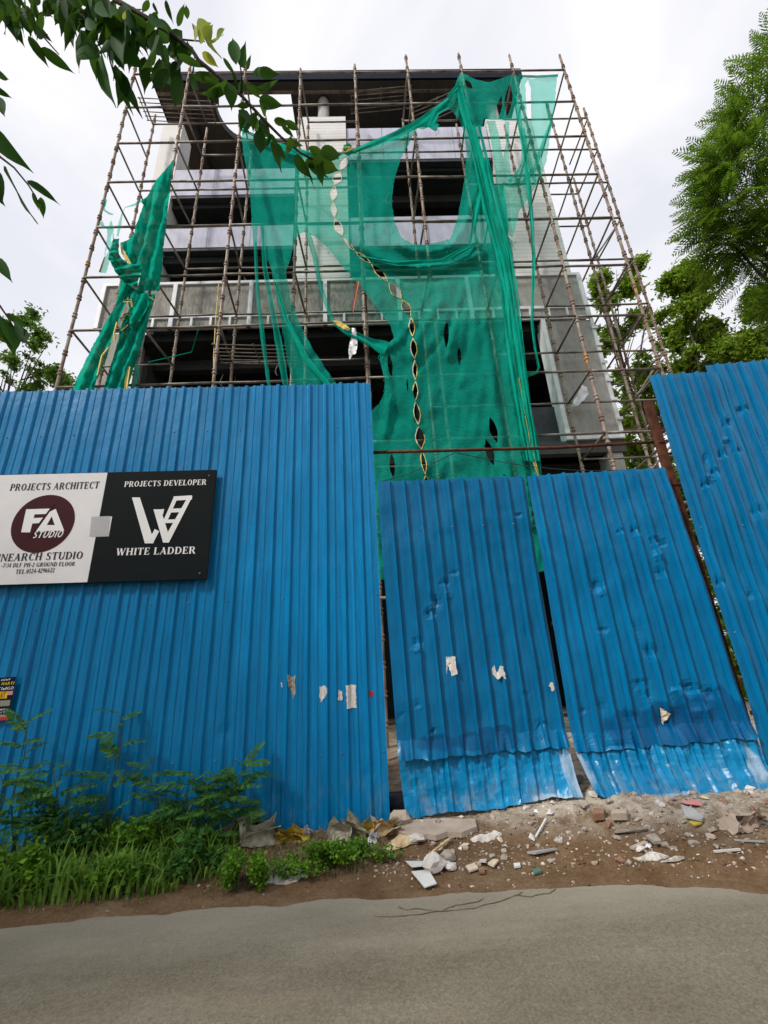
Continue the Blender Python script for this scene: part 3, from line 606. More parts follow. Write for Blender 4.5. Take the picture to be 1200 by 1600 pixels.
def cloth(name, outline, holes, disp, mat, parent, Y=NY, step=6.0, jit=0.7):
    o_ = resample(outline, step, jit); hs = [resample(h, max(2.4, step*0.55), 0.5) for h in holes]
    pts = []; edges = []
    for ring in [o_]+hs:
        k = len(pts); pts += ring; edges += [(k+i, k+(i+1) % len(ring)) for i in range(len(ring))]
    x0 = min(p[0] for p in o_); x1 = max(p[0] for p in o_); y0 = min(p[1] for p in o_); y1 = max(p[1] for p in o_)
    ny = int((y1-y0)/step)+1; nx = int((x1-x0)/step)+1
    for j in range(ny):
        for i in range(nx):
            p = (x0+(i+0.5*(j % 2))*step+random.uniform(-.8, .8), y0+j*step+random.uniform(-.8, .8))
            if inpoly(p, o_) and not any(inpoly(p, h) for h in hs): pts.append(p)
    # keep interior points off the edges
    vco, _, faces, _, _, _ = delaunay_2d_cdt([Vector(p) for p in pts], edges, [], 0, 0.01)
    mb = MB(); keep = []
    for f in faces:
        c = (sum(vco[i].x for i in f)/len(f), sum(vco[i].y for i in f)/len(f))
        if inpoly(c, o_) and not any(inpoly(c, h) for h in hs): keep.append(tuple(f))
    vs = [PY(v.x, v.y, Y + disp(v.x, v.y)) for v in vco]
    used = sorted({i for f in keep for i in f}); rm = {a: b for b, a in enumerate(used)}
    mb.add([vs[i] for i in used], [tuple(rm[i] for i in f) for f in keep])
    return obj(name, mb, mat, parent, smooth=True)
def ribbon(name, pl, w, mat, parent, Y=NY-0.05, twist=0.0, sag=0.0, rows=4):
    pl = [Vector(p) for p in pl]; P = []
    for a, b in zip(pl[:-1], pl[1:]):
        n = max(2, int((b-a).length/5))
        for k in range(n): P.append(a.lerp(b, k/n))
    P.append(pl[-1]); ws = w if isinstance(w, (list, tuple)) else [w]*2; N = len(P); vs = []; sd_ = random.uniform(0, 50)
    for i, p in enumerate(P):
        d = (P[min(i+1, N-1)]-P[max(i-1, 0)]).normalized(); nr = Vector((-d.y, d.x)); ww = float(np.interp(i/(N-1), np.linspace(0, 1, len(ws)), ws))*(1+0.25*fbm(i*0.15, sd_))
        for k in range(rows+1):
            u = k/rows*2-1; q = p + nr*(u*ww/2); dy = 0.03*math.cos(u*4.0+i*twist+sd_) + 0.05*fbm(i*0.08, u, sd_)
            vs.append(PY(q.x, q.y, Y+dy))
    mb = MB(); R = rows+1; mb.add(vs, [(i*R+k, i*R+k+1, (i+1)*R+k+1, (i+1)*R+k) for i in range(N-1) for k in range(rows)])
    return obj(name, mb, mat, parent, smooth=True)
def lens(a, b, w):
    a = Vector(a); b = Vector(b); d = b-a; n = Vector((-d.y, d.x)).normalized(); a = a+d*0.04; d = d*0.92
    L1 = [a+d*t+n*w*math.sin(math.pi*t) for t in np.linspace(0, 1, 9)]; L2 = [a+d*t-n*w*math.sin(math.pi*t) for t in np.linspace(1, 0, 9)[1:-1]]
    return [(p.x, p.y) for p in L1+L2]
SEAM = [(543,243),(531,267),(523,290),(520,315),(523,341),(535,370),(554,392),(580,412),(607,441),(628,468),(642,495),(645,527),(648,562),(649,595),(649,627),(654,665),(659,703),(665,742),(668,778)]
SW = [7, 7, 5, 5, 5.5, 3, 3, 5, 7, 7, 4.5, 5, 3.6, 3.6, 5, 7.5, 5, 6]
LENS = [lens(a, b, w*random.uniform(.8, 1.15)) for a, b, w in zip(SEAM[:-1], SEAM[1:], SW)]
HOLES = LENS + [[(650,200),(639,225),(626,248),(616,281),(612,315),(616,345),(627,371),(646,382),(672,382),(704,373),(715,341),(725,285),(729,240),(725,206),(719,191),(706,172),(690,169),(683,182),(684,199),(672,197),(661,203)],
    lens((698,498), (697,546), 4), lens((717,540), (718,572), 3.2), lens((607,550), (612,592), 3.5), lens((765,650), (777,694), 6), lens((758,684), (772,729), 6), lens((612,706), (614,748), 4.5),
    lens((683,262), (680,270), 2), lens((692,258), (688,266), 1.6), lens((776,188), (784,148), 4), lens((792,184), (797,128), 6), lens((726,124), (739,140), 4), lens((786,740), (796,752), 2), lens((636,588), (637,612), 1.2)]
OUT = [(378,197),(392,210),(420,218),(450,229),(480,236),(512,240),(530,238),(543,237),(560,228),(600,213),(640,193),(665,180),(690,165),(703,150),(713,128),(720,113),(745,125),(765,128),(785,122),(800,117),(812,118),(812,140),(806,165),(809,187),(790,188),(762,187),(757,184),(753,200),(750,222),(750,245),(762,261),(763,274),(768,302),(770,325),(779,349),(787,362),(801,376),(802,422),(800,456),(806,510),(800,566),(811,594),(820,626),(830,675),(840,720),(846,760),(856,830),(862,890),
       (780,905),(700,912),(640,908),(588,905),(578,800),(575,720),(579,660),(581,641),(592,631),(601,612),(601,591),(595,570),(594,552),(601,541),(616,528),(609,507),(585,475),(566,450),(547,429),(528,408),(512,387),(495,372),(478,363),(468,365),(460,379),(453,404),(447,425),(453,462),(470,510),(491,549),(527,602),(548,645),(480,650),(460,606),(449,566),(439,503),(424,420),(412,395),(408,352),(403,352),(401,388),(396,385),(393,347),(391,310),(385,264),(378,222)]
COLF = [(722,125),(742,195),(755,250),(772,330),(788,390),(798,450),(806,520),(818,620),(834,720),(850,820)]
FOLDS = [(COLF, 5, .16), ([(x-9, y) for x, y in COLF], 4, -.11), ([(x-17, y) for x, y in COLF[2:]], 5, .10), ([(x-30, y+10) for x, y in COLF[3:]], 6, -.08), ([(x-45, y) for x, y in COLF[4:]], 7, .07),
    ([(x+7, y) for x, y in COLF[3:]], 3, .10), ([(618,380),(640,392),(672,396),(705,386),(728,352),(742,300)], 4, .12), ([(560,370),(600,392),(650,408),(700,402),(745,372)], 5, -.12), ([(545,372),(590,404),(640,420),(700,418),(755,395)], 5, .12), ([(560,398),(610,428),(680,436),(750,420)], 6, -.08),
    ([(380,200),(400,270),(420,350),(440,440),(470,530),(510,600)], 6, .10), ([(392,212),(420,300),(436,380),(448,470),(480,560),(520,620)], 5, -.10), ([(430,420),(452,500),(485,575),(520,640)], 4, .12),
    ([(545,240),(500,246),(440,236),(385,205)], 5, -.12), ([(545,242),(600,222),(650,198),(700,160)], 5, -.12), ([(560,250),(575,300),(572,350)], 5, .05), ([(590,245),(600,300),(598,360)], 4, .05),
    ([(640,560),(660,510),(690,470)], 5, .06), ([(650,580),(690,530),(720,480)], 5, -.06), ([(640,540),(650,490),(670,455)], 4, .06), ([(720,600),(740,520),(745,440)], 5, .06), ([(700,560),(712,500),(722,450)], 4, .06),
    ([(716,130),(718,170),(712,190)], 4, .08), ([(704,152),(700,172)], 4, -.08), ([(605,545),(625,530),(645,500)], 4, .10), ([(600,560),(612,620),(600,680)], 5, .08), ([(820,640),(800,720),(790,800)], 6, .06)]
def disp_main(x, y):
    s = 0.10*fbm(x*0.012, y*0.012, 1.0) + 0.035*fbm(x*0.05, y*0.02, 2.0) + 0.045*fbm(x*0.10+y*0.012, y*0.012, 8.0)*min(1, max(0.2, (y-380)/120)) + 0.02
    for pl, w, a in FOLDS:
        d = pl_d((x, y), pl)
        if d < 3.2*w: s -= a*1.15*math.exp(-(d/w)**2)
    return min(s, 0.07+0.02*math.tanh(s))
net = thing('safety_net', 'large torn green safety net draped over the middle of the scaffold', 'net', (1.0, NY, 3.3))
cloth('net_sheet', OUT, HOLES, disp_main, M['net'], net, step=5.5)
M['yellow_tape'] = simple('yellow_selvedge', (0.55, 0.40, 0.06), (0.72, 0.60, 0.20), 0.7, 30, 0.2)
M['cream_tape'] = simple('bleached_selvedge', (0.55, 0.50, 0.30), (0.72, 0.68, 0.50), 0.8, 25, 0.2)
for k, L_ in enumerate(LENS):          # frayed yellow selvedge left along the burst seam
    P3 = [PY(x+random.uniform(-.4, .4), y+random.uniform(-.4, .4), NY + disp_main(x, y) - 0.012) for x, y in L_]; n = len(P3)
    for seq in (P3[:9], P3[8:]+[P3[0]]):
        if random.random() < 0.18: seq = seq[:random.randint(4, 7)]
        mb = MB(); mb.tube(seq, [random.uniform(0.005, 0.014) for _ in seq], 5); obj('yellow_edging', mb, M['cream_tape'] if k < 6 or random.random() < .25 else M['yellow_tape'], net)
# loose strips of the net
for pl, w, mt in [([(399,378),(401,430),(405,480),(412,540),(420,600),(428,640)], [5, 6, 7, 6, 5], 'net'), ([(409,350),(414,420),(425,480),(436,540),(447,605),(455,650)], [5, 8, 9, 10, 8], 'net'),
    ([(481,365),(492,400),(501,450),(520,502)], [9, 7, 7, 6], 'net'), ([(521,503),(545,519),(575,533),(604,545)], [5, 12, 13, 22], 'net_thick'), ([(608,166),(612,166)], 2, 'net')][:4]:
    ribbon('net_strip', pl, w, M[mt], net)
for off, w in ((-2, 14), (6, 9), (-12, 10)):
    ribbon('net_fold', [(x+off, y) for x, y in COLF[1:9]], [4, w, w, w*0.9, w*0.7], M['net_thick'], net, Y=NY-0.16, twist=0.12, rows=6)
ribbon('net_fold', [(700,152),(716,135),(730,190),(748,240),(757,270),(744,330),(735,380)], [5, 12, 12, 10, 13, 10, 3], M['net_thick'], net, Y=NY-0.12, twist=0.1)
ribbon('net_fold', [(545,240),(575,228),(620,210),(660,190),(702,156)], [4, 10, 12, 14, 8], M['net_thick'], net, Y=NY-0.1, twist=0.2)
ribbon('net_fold', [(388,207),(430,226),(480,242),(530,246)], [4, 9, 12, 6], M['net_thick'], net, Y=NY-0.08, twist=0.2)
ribbon('net_fold', [(684,200),(672,195),(683,176),(700,166)], [12, 10, 8, 6], M['net_thick'], net, Y=NY-0.1, twist=0.3)
ribbon('net_fold', [(430,440),(448,500),(478,560),(522,612)], [3, 7, 9, 8], M['net_thick'], net, Y=NY-0.1, twist=0.1)
ribbon('net_fold', [(560,400),(620,412),(690,408),(748,378)], [2, 7, 8, 5], M['net_thick'], net, Y=NY-0.12, twist=0.15)
for c, r, s_ in [((543,234), 0.085, 4), ((381,200), 0.08, 3)]:
    mb = MB()
    for q in range(s_):
        ctr = PY(c[0]+random.uniform(-4, 4), c[1]+random.uniform(-3, 3), NY-0.12); ax = Vector((random.uniform(-1, 1), random.uniform(-1, 1), random.uniform(-1, 1))).normalized(); b_ = ax.orthogonal().normalized(); c_ = ax.cross(b_)
        mb.tube([ctr+(b_*math.cos(t)+c_*math.sin(t))*r for t in np.linspace(0, 6.28, 12)], 0.03, 6)
    obj('net_knot', mb, M['net_thick'], net)
mb = MB()
for q in range(3):
    ctr = PY(543+q*3, 234-q, NY-0.2); mb.tube([ctr+Vector((0.13*math.cos(t), 0.03*math.sin(t*2), 0.07*math.sin(t)))*(1-q*0.2) for t in np.linspace(0, 6.28, 14)], 0.016, 5)
obj('yellow_edging', mb, M['yellow_tape'], net)
for q in range(4):
    pl = [(806+q*2.5, 585), (818+q*3, 640), (828+q*4, 690), (840+q*2, 748)]
    ribbon('net_strip', pl, [2, 4, 5, 3], M['net'], net, Y=NY-0.06)
ribbon('yellow_edging', [(810,590),(818,630),(826,672),(832,715),(846,755)], [2.5, 2, 4, 5, 2], M['yellow_tape'], net, Y=NY-0.12)
for k in range(46):          # torn threads dangling from the edges
    a = random.choice(OUT[:70]+HOLES[len(LENS)]) ; x, y = a[0]+random.uniform(-4, 4), a[1]+random.uniform(-4, 4)
    if y > 640: continue
    L_ = random.uniform(6, 26); P3 = [PY(x+2.5*math.sin(q*1.3+k), y+L_*q/5, NY-0.05) for q in range(6)]; mb = MB(); mb.tube(P3, 0.006, 4); obj('loose_thread', mb, M['net_thick'], net)
# thin pale net on the right
pn = thing('safety_net', 'thin pale see-through green net hanging at the top right of the scaffold', 'net', (6.2, NY, 12.5))
PN = [(813,121),(832,123),(850,120),(870,119),(867,162),(861,205),(854,250),(844,278),(831,302),(820,318),(812,330),(806,352),(801,372),(790,362),(781,345),(778,310),(774,270),(768,225),(761,189),(774,189),(780,215),(786,246),(790,225),(789,190),(796,190),(795,240),(800,284),(806,276),(816,262),(822,238),(818,200),(811,160)]
def disp_pn(x, y): return 0.02 + 0.07*fbm(x*0.03, y*0.015, 5) + 0.05*math.sin(x*0.28)*min(1, (y-115)/120) + 0.03*math.sin(x*0.7+y*0.05)*min(1, (y-115)/150)
cloth('net_sheet', PN, [[(821,131),(825,125),(829,138),(830,186),(827,190),(823,186)]], disp_pn, M['net_pale'], pn, step=5)
ribbon('net_strip', [(780,290),(786,330),(790,356),(788,366)], [14, 13, 12, 9], M['net_thick'], pn, Y=NY-0.05)
ribbon('net_strip', [(806,150),(812,190),(820,240),(826,290),(831,345),(834,400),(833,450),(831,500),(836,545),(842,575)], [7, 8, 7, 7, 6, 6, 5, 5, 5, 4], M['net_thick'], pn, Y=NY-0.1, twist=0.15)
ribbon('net_strip', [(842,575),(838,583),(826,586),(815,592),(812,600)], [3, 3, 4, 7, 5], M['net_thick'], pn, Y=NY-0.1)
ribbon('net_strip', [(853,160),(858,185),(862,190),(850,220),(836,262),(818,285),(800,290),(785,287)], [3, 4, 6, 6, 5, 6, 8, 6], M['net'], pn, Y=NY-0.08, twist=0.15)
ribbon('net_strip', [(818,225),(816,255),(806,275),(795,284)], [5, 5, 5, 8], M['net'], pn, Y=NY-0.1)
ribbon('net_strip', [(815,200),(826,250),(838,290)], [8, 8, 4], M['net'], pn, Y=NY-0.08)
for a, b, w in [((812,119), (872,118), 4)]: ribbon('net_fold', [a, (840,120), b], w, M['net_thick'], pn, Y=NY-0.02)
# bundle of net on the left
ln = thing('safety_net', 'bundled dark green net hanging in folds from the left side of the scaffold', 'net', (-5.4, NY, 5.6))
def Lz(l): return [(100+x/4.21, 240+y/4.21) for x, y in l]
def disp_l(fx, fy, a, ph):
    return lambda x, y: -0.10 + a*math.sin(x*fx+y*fy+ph+1.5*fbm(x*.03, y*.03, ph)) + 0.06*fbm(x*0.05, y*0.03, ph) + 0.02*fbm(x*.2, y*.2, ph)
cloth('net_sheet', Lz([(722,40),(700,200),(672,480),(655,600),(645,760),(628,905),(560,900),(478,920),(500,800),(505,750),(440,735),(405,660),(368,588),(420,565),(462,530),(475,470),(495,420),(520,340),(505,310),(545,285),(575,230),(600,185),(660,110)]), [], disp_l(0.30, 0.08, 0.12, 0.3), M['net_bundle'], ln, step=4.0)
cloth('net_sheet', Lz([(378,815),(340,1000),(262,1130),(180,1280),(85,1480),(20,1640),(170,1680),(215,1480),(262,1330),(300,1260),(345,1140),(400,1000),(440,900),(450,830)]), [], disp_l(0.36, 0.16, 0.10, 1.3), M['net_bundle'], ln, step=4.0, Y=NY)
cloth('net_sheet', Lz([(420,870),(560,925),(606,915),(585,1000),(545,1130),(510,1260),(455,1420),(385,1660),(225,1660),(300,1420),(350,1250),(375,1130),(425,1020)]), [], disp_l(0.40, 0.15, 0.11, 2.3), M['net_bundle'], ln, step=4.0)
cloth('net_fold', Lz([(290,690),(325,560),(362,558),(360,660),(410,720),(515,735),(490,830),(480,880),(400,850),(340,780)]), [], disp_l(0.10, 0.45, 0.09, 3.3), M['net_bundle'], ln, step=4, Y=NY-0.16)
cloth('net_fold', Lz([(478,925),(560,915),(560,990),(500,1100),(430,1120),(440,1060)]), [], disp_l(0.4, 0.2, 0.07, 4.3), M['net_bundle'], ln, step=4, Y=NY-0.16)
cloth('net_strip', Lz([(310,440),(322,470),(335,600),(310,680),(275,790),(225,780),(262,690),(282,560),(285,500)]), [lens(*Lz([(300,600), (270,680)]), 1.6), lens(*Lz([(318,520), (312,590)]), 1.2)], disp_l(0.5, 0.2, 0.05, 5.3), M['net_pale'], ln, step=3.5)
for pl, w, mt in [(Lz([(275,300),(262,370),(300,395),(322,400)]), [5, 3, 3, 2], 'net'), (Lz([(240,450),(262,485),(320,490)]), [8, 5, 3], 'net'), (Lz([(385,380),(372,440),(352,545)]), [2, 6, 3], 'net_pale'), (Lz([(505,310),(470,335),(400,355),(385,395)]), [6, 4, 1.2, 1], 'net_pale'),
      (Lz([(470,1330),(480,1430),(455,1560)]), [4, 8, 5], 'net'), (Lz([(300,1240),(270,1330),(235,1420),(215,1480)]), [6, 7, 5, 4], 'net_thick')]: ribbon('net_strip', pl, w, M[mt], ln)
for pl, w in [([(372,592),(385,650),(440,730)], [1, 6, 3]), ([(390,970),(440,965),(450,1010)], [3, 4, 2]), ([(375,1100),(400,1060),(450,1050)], [3, 4, 2]), ([(350,1110),(330,1180),(335,1230)], [4, 3, 4]), ([(300,1270),(250,1330),(235,1400),(220,1460)], [4, 3, 4, 3]), ([(430,1400),(410,1500),(400,1600)], [3, 5, 3]), ([(560,945),(590,965)], [3, 3]), ([(268,680),(235,780)], [2, 3]), ([(400,1150),(425,1130),(380,1170)], [3, 3, 3])]:
    ribbon('yellow_edging', Lz(pl), w, M['yellow_tape'], ln, Y=NY-0.2)
# odds and ends caught on the scaffold
M['plastic'] = simple('white_plastic_film', (0.60, 0.61, 0.64), (0.78, 0.78, 0.80), 0.4, 20, 0.5, 25)
M['red_ribbon'] = simple('faded_red_ribbon', (0.55, 0.13, 0.07), (0.62, 0.22, 0.14), 0.7, 20, 0.1)
def film(name, poly, label, mat, cat, Y, seed):
    return setp(cloth(name, poly, [], lambda x, y: 0.05*fbm(x*0.12, y*0.12, seed)+0.03*fbm(x*.4, y*.4, seed), mat, None, Y=Y, step=3.0, jit=0.5), label, cat)
film('plastic_sheet', [(550,512),(556,512),(557,526),(559,540),(556,552),(551,555),(546,562),(544,550),(546,536),(549,526)], 'torn white plastic sheet dangling below the concrete parapet', M['plastic'], 'plastic sheet', NY-0.05, 2.0)
film('plastic_sheet', [(909,601),(917,605),(920,615),(915,622),(905,632),(896,636),(893,634),(899,622),(905,610)], 'crumpled white plastic caught on the right concrete wall', M['plastic'], 'plastic sheet', 9.3-0.08, 3.0)
o = ribbon('red_ribbon', [(560,440),(556,462),(551,490)], [5, 4, 2], M['red_ribbon'], None, Y=NY-0.06); setp(o, 'faded red ribbon tied beside the centre scaffold pole', 'ribbon')
film('yellow_rag', [(521,501),(532,502),(541,508),(547,513),(543,517),(533,512),(524,507)], 'yellow rag knotted on the net strip below the concrete parapet', M['yellow_tape'], 'rag', NY-0.1, 4.0)
mb = MB(); a = PY(300, 545, 8.8); b = PY(232, 566, 9.0); c = PY(310, 514, 8.05)
mb.tube([c, a-Vector((0, 0, .1)), b], 0.012, 5); setp(obj('green_cord', mb, M['net_thick']), 'thin green cord slung across the dark opening by the left pole', 'cord')
mb = MB(); mb.tube([PY(342, 443, 8.2), PY(337, 500, 8.2), PY(334, 560, 8.2), PY(335, 612, 8.2)], 0.014, 5); setp(obj('rope', mb, M['yellow_tape']), 'pale rope hanging straight down beside a left scaffold pole', 'rope')

# ------------------------------------------------------------------ vegetation
def leafcloud(clumps, n, size, aspect=0.5, up=0.5, seed=1, soft=True):
    r = np.random.default_rng(seed); C = np.array([c[0] for c in clumps]); R = np.array([c[1] for c in clumps], float)
    w = (R[:, 0]*R[:, 1]*R[:, 2])**0.75; idx = r.choice(len(clumps), n, p=w/w.sum())
    d = r.normal(size=(n, 3)); d /= np.linalg.norm(d, axis=1)[:, None]; rr = np.abs(r.normal(0.55, 0.42, n)) if soft else r.random(n)**0.45
    pos = C[idx] + d*rr[:, None]*R[idx]
    nm = r.normal(size=(n, 3)); nm[:, 2] += up*2; nm /= np.linalg.norm(nm, axis=1)[:, None]
    t = r.normal(size=(n, 3)); t -= nm*(t*nm).sum(1)[:, None]; t /= np.linalg.norm(t, axis=1)[:, None]; b = np.cross(nm, t)
    s = size*(0.6+0.8*r.random(n))[:, None]; bend = nm*s*0.12
    V = np.stack([pos-t*s*0.5, pos+b*s*aspect*0.5-bend, pos+t*s*0.5, pos-b*s*aspect*0.5-bend], 1).reshape(-1, 3)
    return V
def np_obj(name, V, mat, parent, nq=4):
    org = Vector(V.mean(0)); me = bpy.data.meshes.new(name); n = len(V)//nq
    me.vertices.add(len(V)); me.vertices.foreach_set('co', (V-np.array(org)).astype(np.float32).ravel())
    me.loops.add(len(V)); me.loops.foreach_set('vertex_index', np.arange(len(V), dtype=np.int32))
    me.polygons.add(n); me.polygons.foreach_set('loop_start', np.arange(0, len(V), nq, dtype=np.int32)); me.polygons.foreach_set('loop_total', np.full(n, nq, dtype=np.int32))
    me.materials.append(mat); me.update(calc_edges=True); return link(name, me, parent, org)
def trunk_mesh(base, tops, r0, seed=0):
    mb = MB(); base = Vector(base); rs_ = random.Random(seed); fork = Vector(base).lerp(sum((Vector(t) for t in tops), Vector())/len(tops), 0.42)
    P_ = [base.lerp(fork, k/6)+Vector((rs_.uniform(-.06, .06), rs_.uniform(-.06, .06), 0))*(k > 0) for k in range(7)]; mb.tube(P_, [r0*(1-0.07*k) for k in range(7)], 9)
    for t in tops:
        t = Vector(t); Q = [P_[-1].lerp(t, k/5)+Vector((rs_.uniform(-.1, .1), rs_.uniform(-.1, .1), rs_.uniform(-.05, .1)))*(0 < k < 5) for k in range(6)]
        mb.tube(Q, [r0*0.55*(1-0.17*k) for k in range(6)], 7)
        for k in range(2, 5):
            d = Vector((rs_.uniform(-1, 1), rs_.uniform(-1, 1), rs_.uniform(.1, 1)))*0.22*(t-P_[-1]).length; mb.tube([Q[k], Q[k]+d*0.5+Vector((0, 0, .05)), Q[k]+d], [r0*.2, r0*.13, r0*.05], 5)
    return mb
def tree(label, px, dist, n, size, mat, base_xy=None, seed=1, r0=0.16, group=None, aspect=0.5):
    clumps = []
    for x, y, r_, dz in px:
        c = PD(x, y, dist+dz); k = r_*(dist+dz)/F; clumps.append((c, (k, k*1.1, k*0.85)))
    cen = sum((Vector(c[0]) for c in clumps), Vector())/len(clumps); base = Vector((cen.x if base_xy is None else base_xy[0], cen.y if base_xy is None else base_xy[1], 0.0))
    t = thing('tree', label, 'tree', base, group)
    obj('trunk', trunk_mesh(base, [Vector(c[0]) for c in clumps[:7]], r0, seed), M['bark'], t, smooth=True)
    np_obj('crown', leafcloud([(np.array(c[0]), c[1]) for c in clumps], n, size, aspect, 0.5, seed), mat, t); return t
rr = random.Random(3)
def scatter(cs, n, rmin, rmax):
    out = []
    for (x, y, r_, dz) in cs:
        for k in range(n): a = rr.uniform(0, 6.28); q = r_*rr.uniform(0.2, 1.0); out.append((x+q*math.cos(a), y+q*math.sin(a)*0.9, rr.uniform(rmin, rmax), dz+rr.uniform(-1, 1)))
    return out
tree('bushy light green tree rising behind the right side of the scaffold', scatter([(1060,520,45,0),(1080,460,32,0),(1020,590,45,0),(1095,560,40,0),(1000,650,45,0),(1055,440,18,0),(1110,520,30,0),(1050,640,50,0),(1078,425,12,0),(1000,720,40,0),(1050,740,40,0),(1090,640,40,0)], 14, 6, 17), 20, 36000, 0.20, M['leaf_tree'], seed=5, r0=0.2)
tree('slender tree seen through the right scaffold bays', scatter([(945,470,20,0),(985,450,16,0),(950,530,26,0),(965,600,32,0),(975,680,34,0),(940,440,12,0),(990,415,10,0),(1000,500,14,0),(935,650,20,0),(960,730,30,0),(1000,640,30,0)], 11, 5, 13), 24, 21000, 0.22, M['leaf_tree'], seed=6, r0=0.16)
tree('green tree behind the right fence under the feathery branches', scatter([(1170,540,35,0),(1195,500,30,0),(1140,545,22,0),(1215,560,45,0),(1185,470,18,0)], 12, 7, 18), 19, 20000, 0.18, M['leaf_tree'], seed=8, r0=0.18)
tree('sparse tree at the left edge behind the tall blue fence', scatter([(30,560,35,0),(60,530,22,0),(10,520,25,0),(50,590,40,0),(85,580,16,0),(-20,570,50,0),(45,500,14,0),(100,600,10,0)], 8, 5, 13), 20, 9500, 0.16, M['leaf_far'], seed=9, r0=0.16)

tree('shrubby greenery low behind the right fence and rusty post', scatter([(1100,820,60,0),(1140,930,70,0),(1170,1040,70,0),(1060,760,40,0),(1200,900,80,0),(1200,1100,60,0),(1150,985,50,0),(1125,900,50,0),(1090,790,40,0),(1145,1040,40,0)], 8, 14, 30), 13, 21000, 0.13, M['leaf_tree'], seed=11, r0=0.08)
# unseen roadside tree added left of the camera, crown placed to shade lower-left fence
rtb = Vector((-8.8, -0.6, 0.0)); rtt = thing('added_shade_tree', 'big unseen roadside tree added left of the viewpoint to shade the lower left fence', 'tree', rtb)
rcl = []
for k in range(34):
    d = Vector((rr.gauss(0, 1), rr.gauss(0, 1), rr.gauss(0, .7))).normalized()*rr.random()**.4; rcl.append((np.array(rtb+Vector((d.x*2.5, d.y*2.4, 8.0+d.z*1.9))), (0.75, 0.75, 0.6)))
obj('trunk', trunk_mesh(rtb, [Vector(c[0]) for c in rcl[:8]], 0.28, 8), M['bark'], rtt, smooth=True)
np_obj('crown', leafcloud(rcl, 3200, 0.17, 0.5, 0.5, 31), M['leaf_big'], rtt)
# unseen trees added across the road, behind the viewpoint, as dark reflections for the sheets
for k, (x, y, h_, lb) in enumerate([(-15, -9, 8.5, 'leftmost unseen street tree added across the road behind the viewpoint'), (-8.5, -10, 9.5, 'second unseen street tree from the left, added across the road'), (-2, -9.5, 8.8, 'unseen street tree added across the road straight behind the viewpoint'), (4.5, -10, 9.6, 'unseen street tree added across the road right of the straight-behind one'), (11, -9.2, 8.6, 'second unseen street tree from the right, added across the road'), (18, -9.8, 9, 'rightmost unseen street tree added across the road behind the viewpoint')]):
    bt = Vector((x, y, 0)); t = thing('added_street_tree', lb, 'tree', bt, 'unseen street trees added across the road'); cl = []
    for q in range(26):
        d = Vector((rr.gauss(0, 1), rr.gauss(0, 1), rr.gauss(0, 1))).normalized()*rr.random()**.4; cl.append((np.array(bt+Vector((d.x*3.2, d.y*2.2, h_*0.55+d.z*h_*0.40))), (1.1, 1.0, 0.9)))
    obj('trunk', trunk_mesh(bt, [Vector(c[0]) for c in cl[:6]], 0.24, 40+k), M['bark'], t, smooth=True); np_obj('crown', leafcloud(cl, 4200, 0.42, 0.55, 0.5, 60+k), M['leaf_big'], t)
def frond_mesh(name, Lr, pairs, pl, wd, mat, droop=0.25, ang=62, seed=0, leaflets=False):
    mb = MB(); rs_ = random.Random(seed)
    def ax(t): return Vector((Lr*t, 0, Lr*(0.10*t - droop*t*t)))
    mb.tube([ax(k/6) for k in range(7)], [0.006*Lr*2*(1-0.12*k) for k in range(7)], 4)
    for k in range(pairs):
        t = 0.14+0.84*k/(pairs-1); p = ax(t); Lp = pl*math.sin(math.pi*(0.16+0.80*t))**0.8
        for s in (-1, 1):
            a = rad(ang*(1-0.35*t)+rs_.uniform(-6, 6)); d = Vector((math.cos(a), s*math.sin(a), rs_.uniform(-.15, .1))).normalized(); sd_ = Vector((-d.y, d.x, 0)).normalized()
            q1 = p+d*Lp*0.5-Vector((0, 0, Lp*.05)); q2 = p+d*Lp-Vector((0, 0, Lp*.2))
            mb.add([p, q1-sd_*wd, q2, q1+sd_*wd], [(0, 1, 2, 3)])
    return mesh_of(name, mb, mat)
def frame_to(d, up):
    x = Vector(d).normalized(); y = Vector(up).cross(x); y = y.normalized() if y.length > 1e-4 else x.orthogonal().normalized(); z = x.cross(y)
    return Matrix((x, y, z)).transposed().to_4x4()
# the feathery tree on the right: 280 outer fronds as parts, the dense inside as one mass
FR = [frond_mesh('frond', 0.82, 12, 0.21, 0.0165, M['leaf_frond'], dr, 66, s) for s, dr in enumerate((0.18, 0.30, 0.42))]
gd = 11.0; GC = []
for x, y, rx, dz in [(1190,170,65,0),(1165,230,62,0),(1160,300,66,0),(1190,260,80,1.2),(1150,345,58,0),(1215,375,75,1),(1165,395,40,0),(1215,110,55,0),(1220,455,32,.5),(1125,370,28,0),(1120,250,20,-.3),(1115,320,22,-.3),(1160,170,25,0)]:
    c = PD(x+14, y+6, gd+dz); GC.append((c, rx*(gd+dz)/F))
gb = Vector((GC[0][0].x+2.4, GC[0][0].y+0.8, 0.0))
gt = thing('feathery_tree', 'large dark feathery-leaved tree overhanging the right edge', 'tree', gb)
obj('trunk', trunk_mesh(gb, [c for c, r in GC[:10]], 0.2, 4), M['bark'], gt, smooth=True)
rf_ = random.Random(12); fronds = []
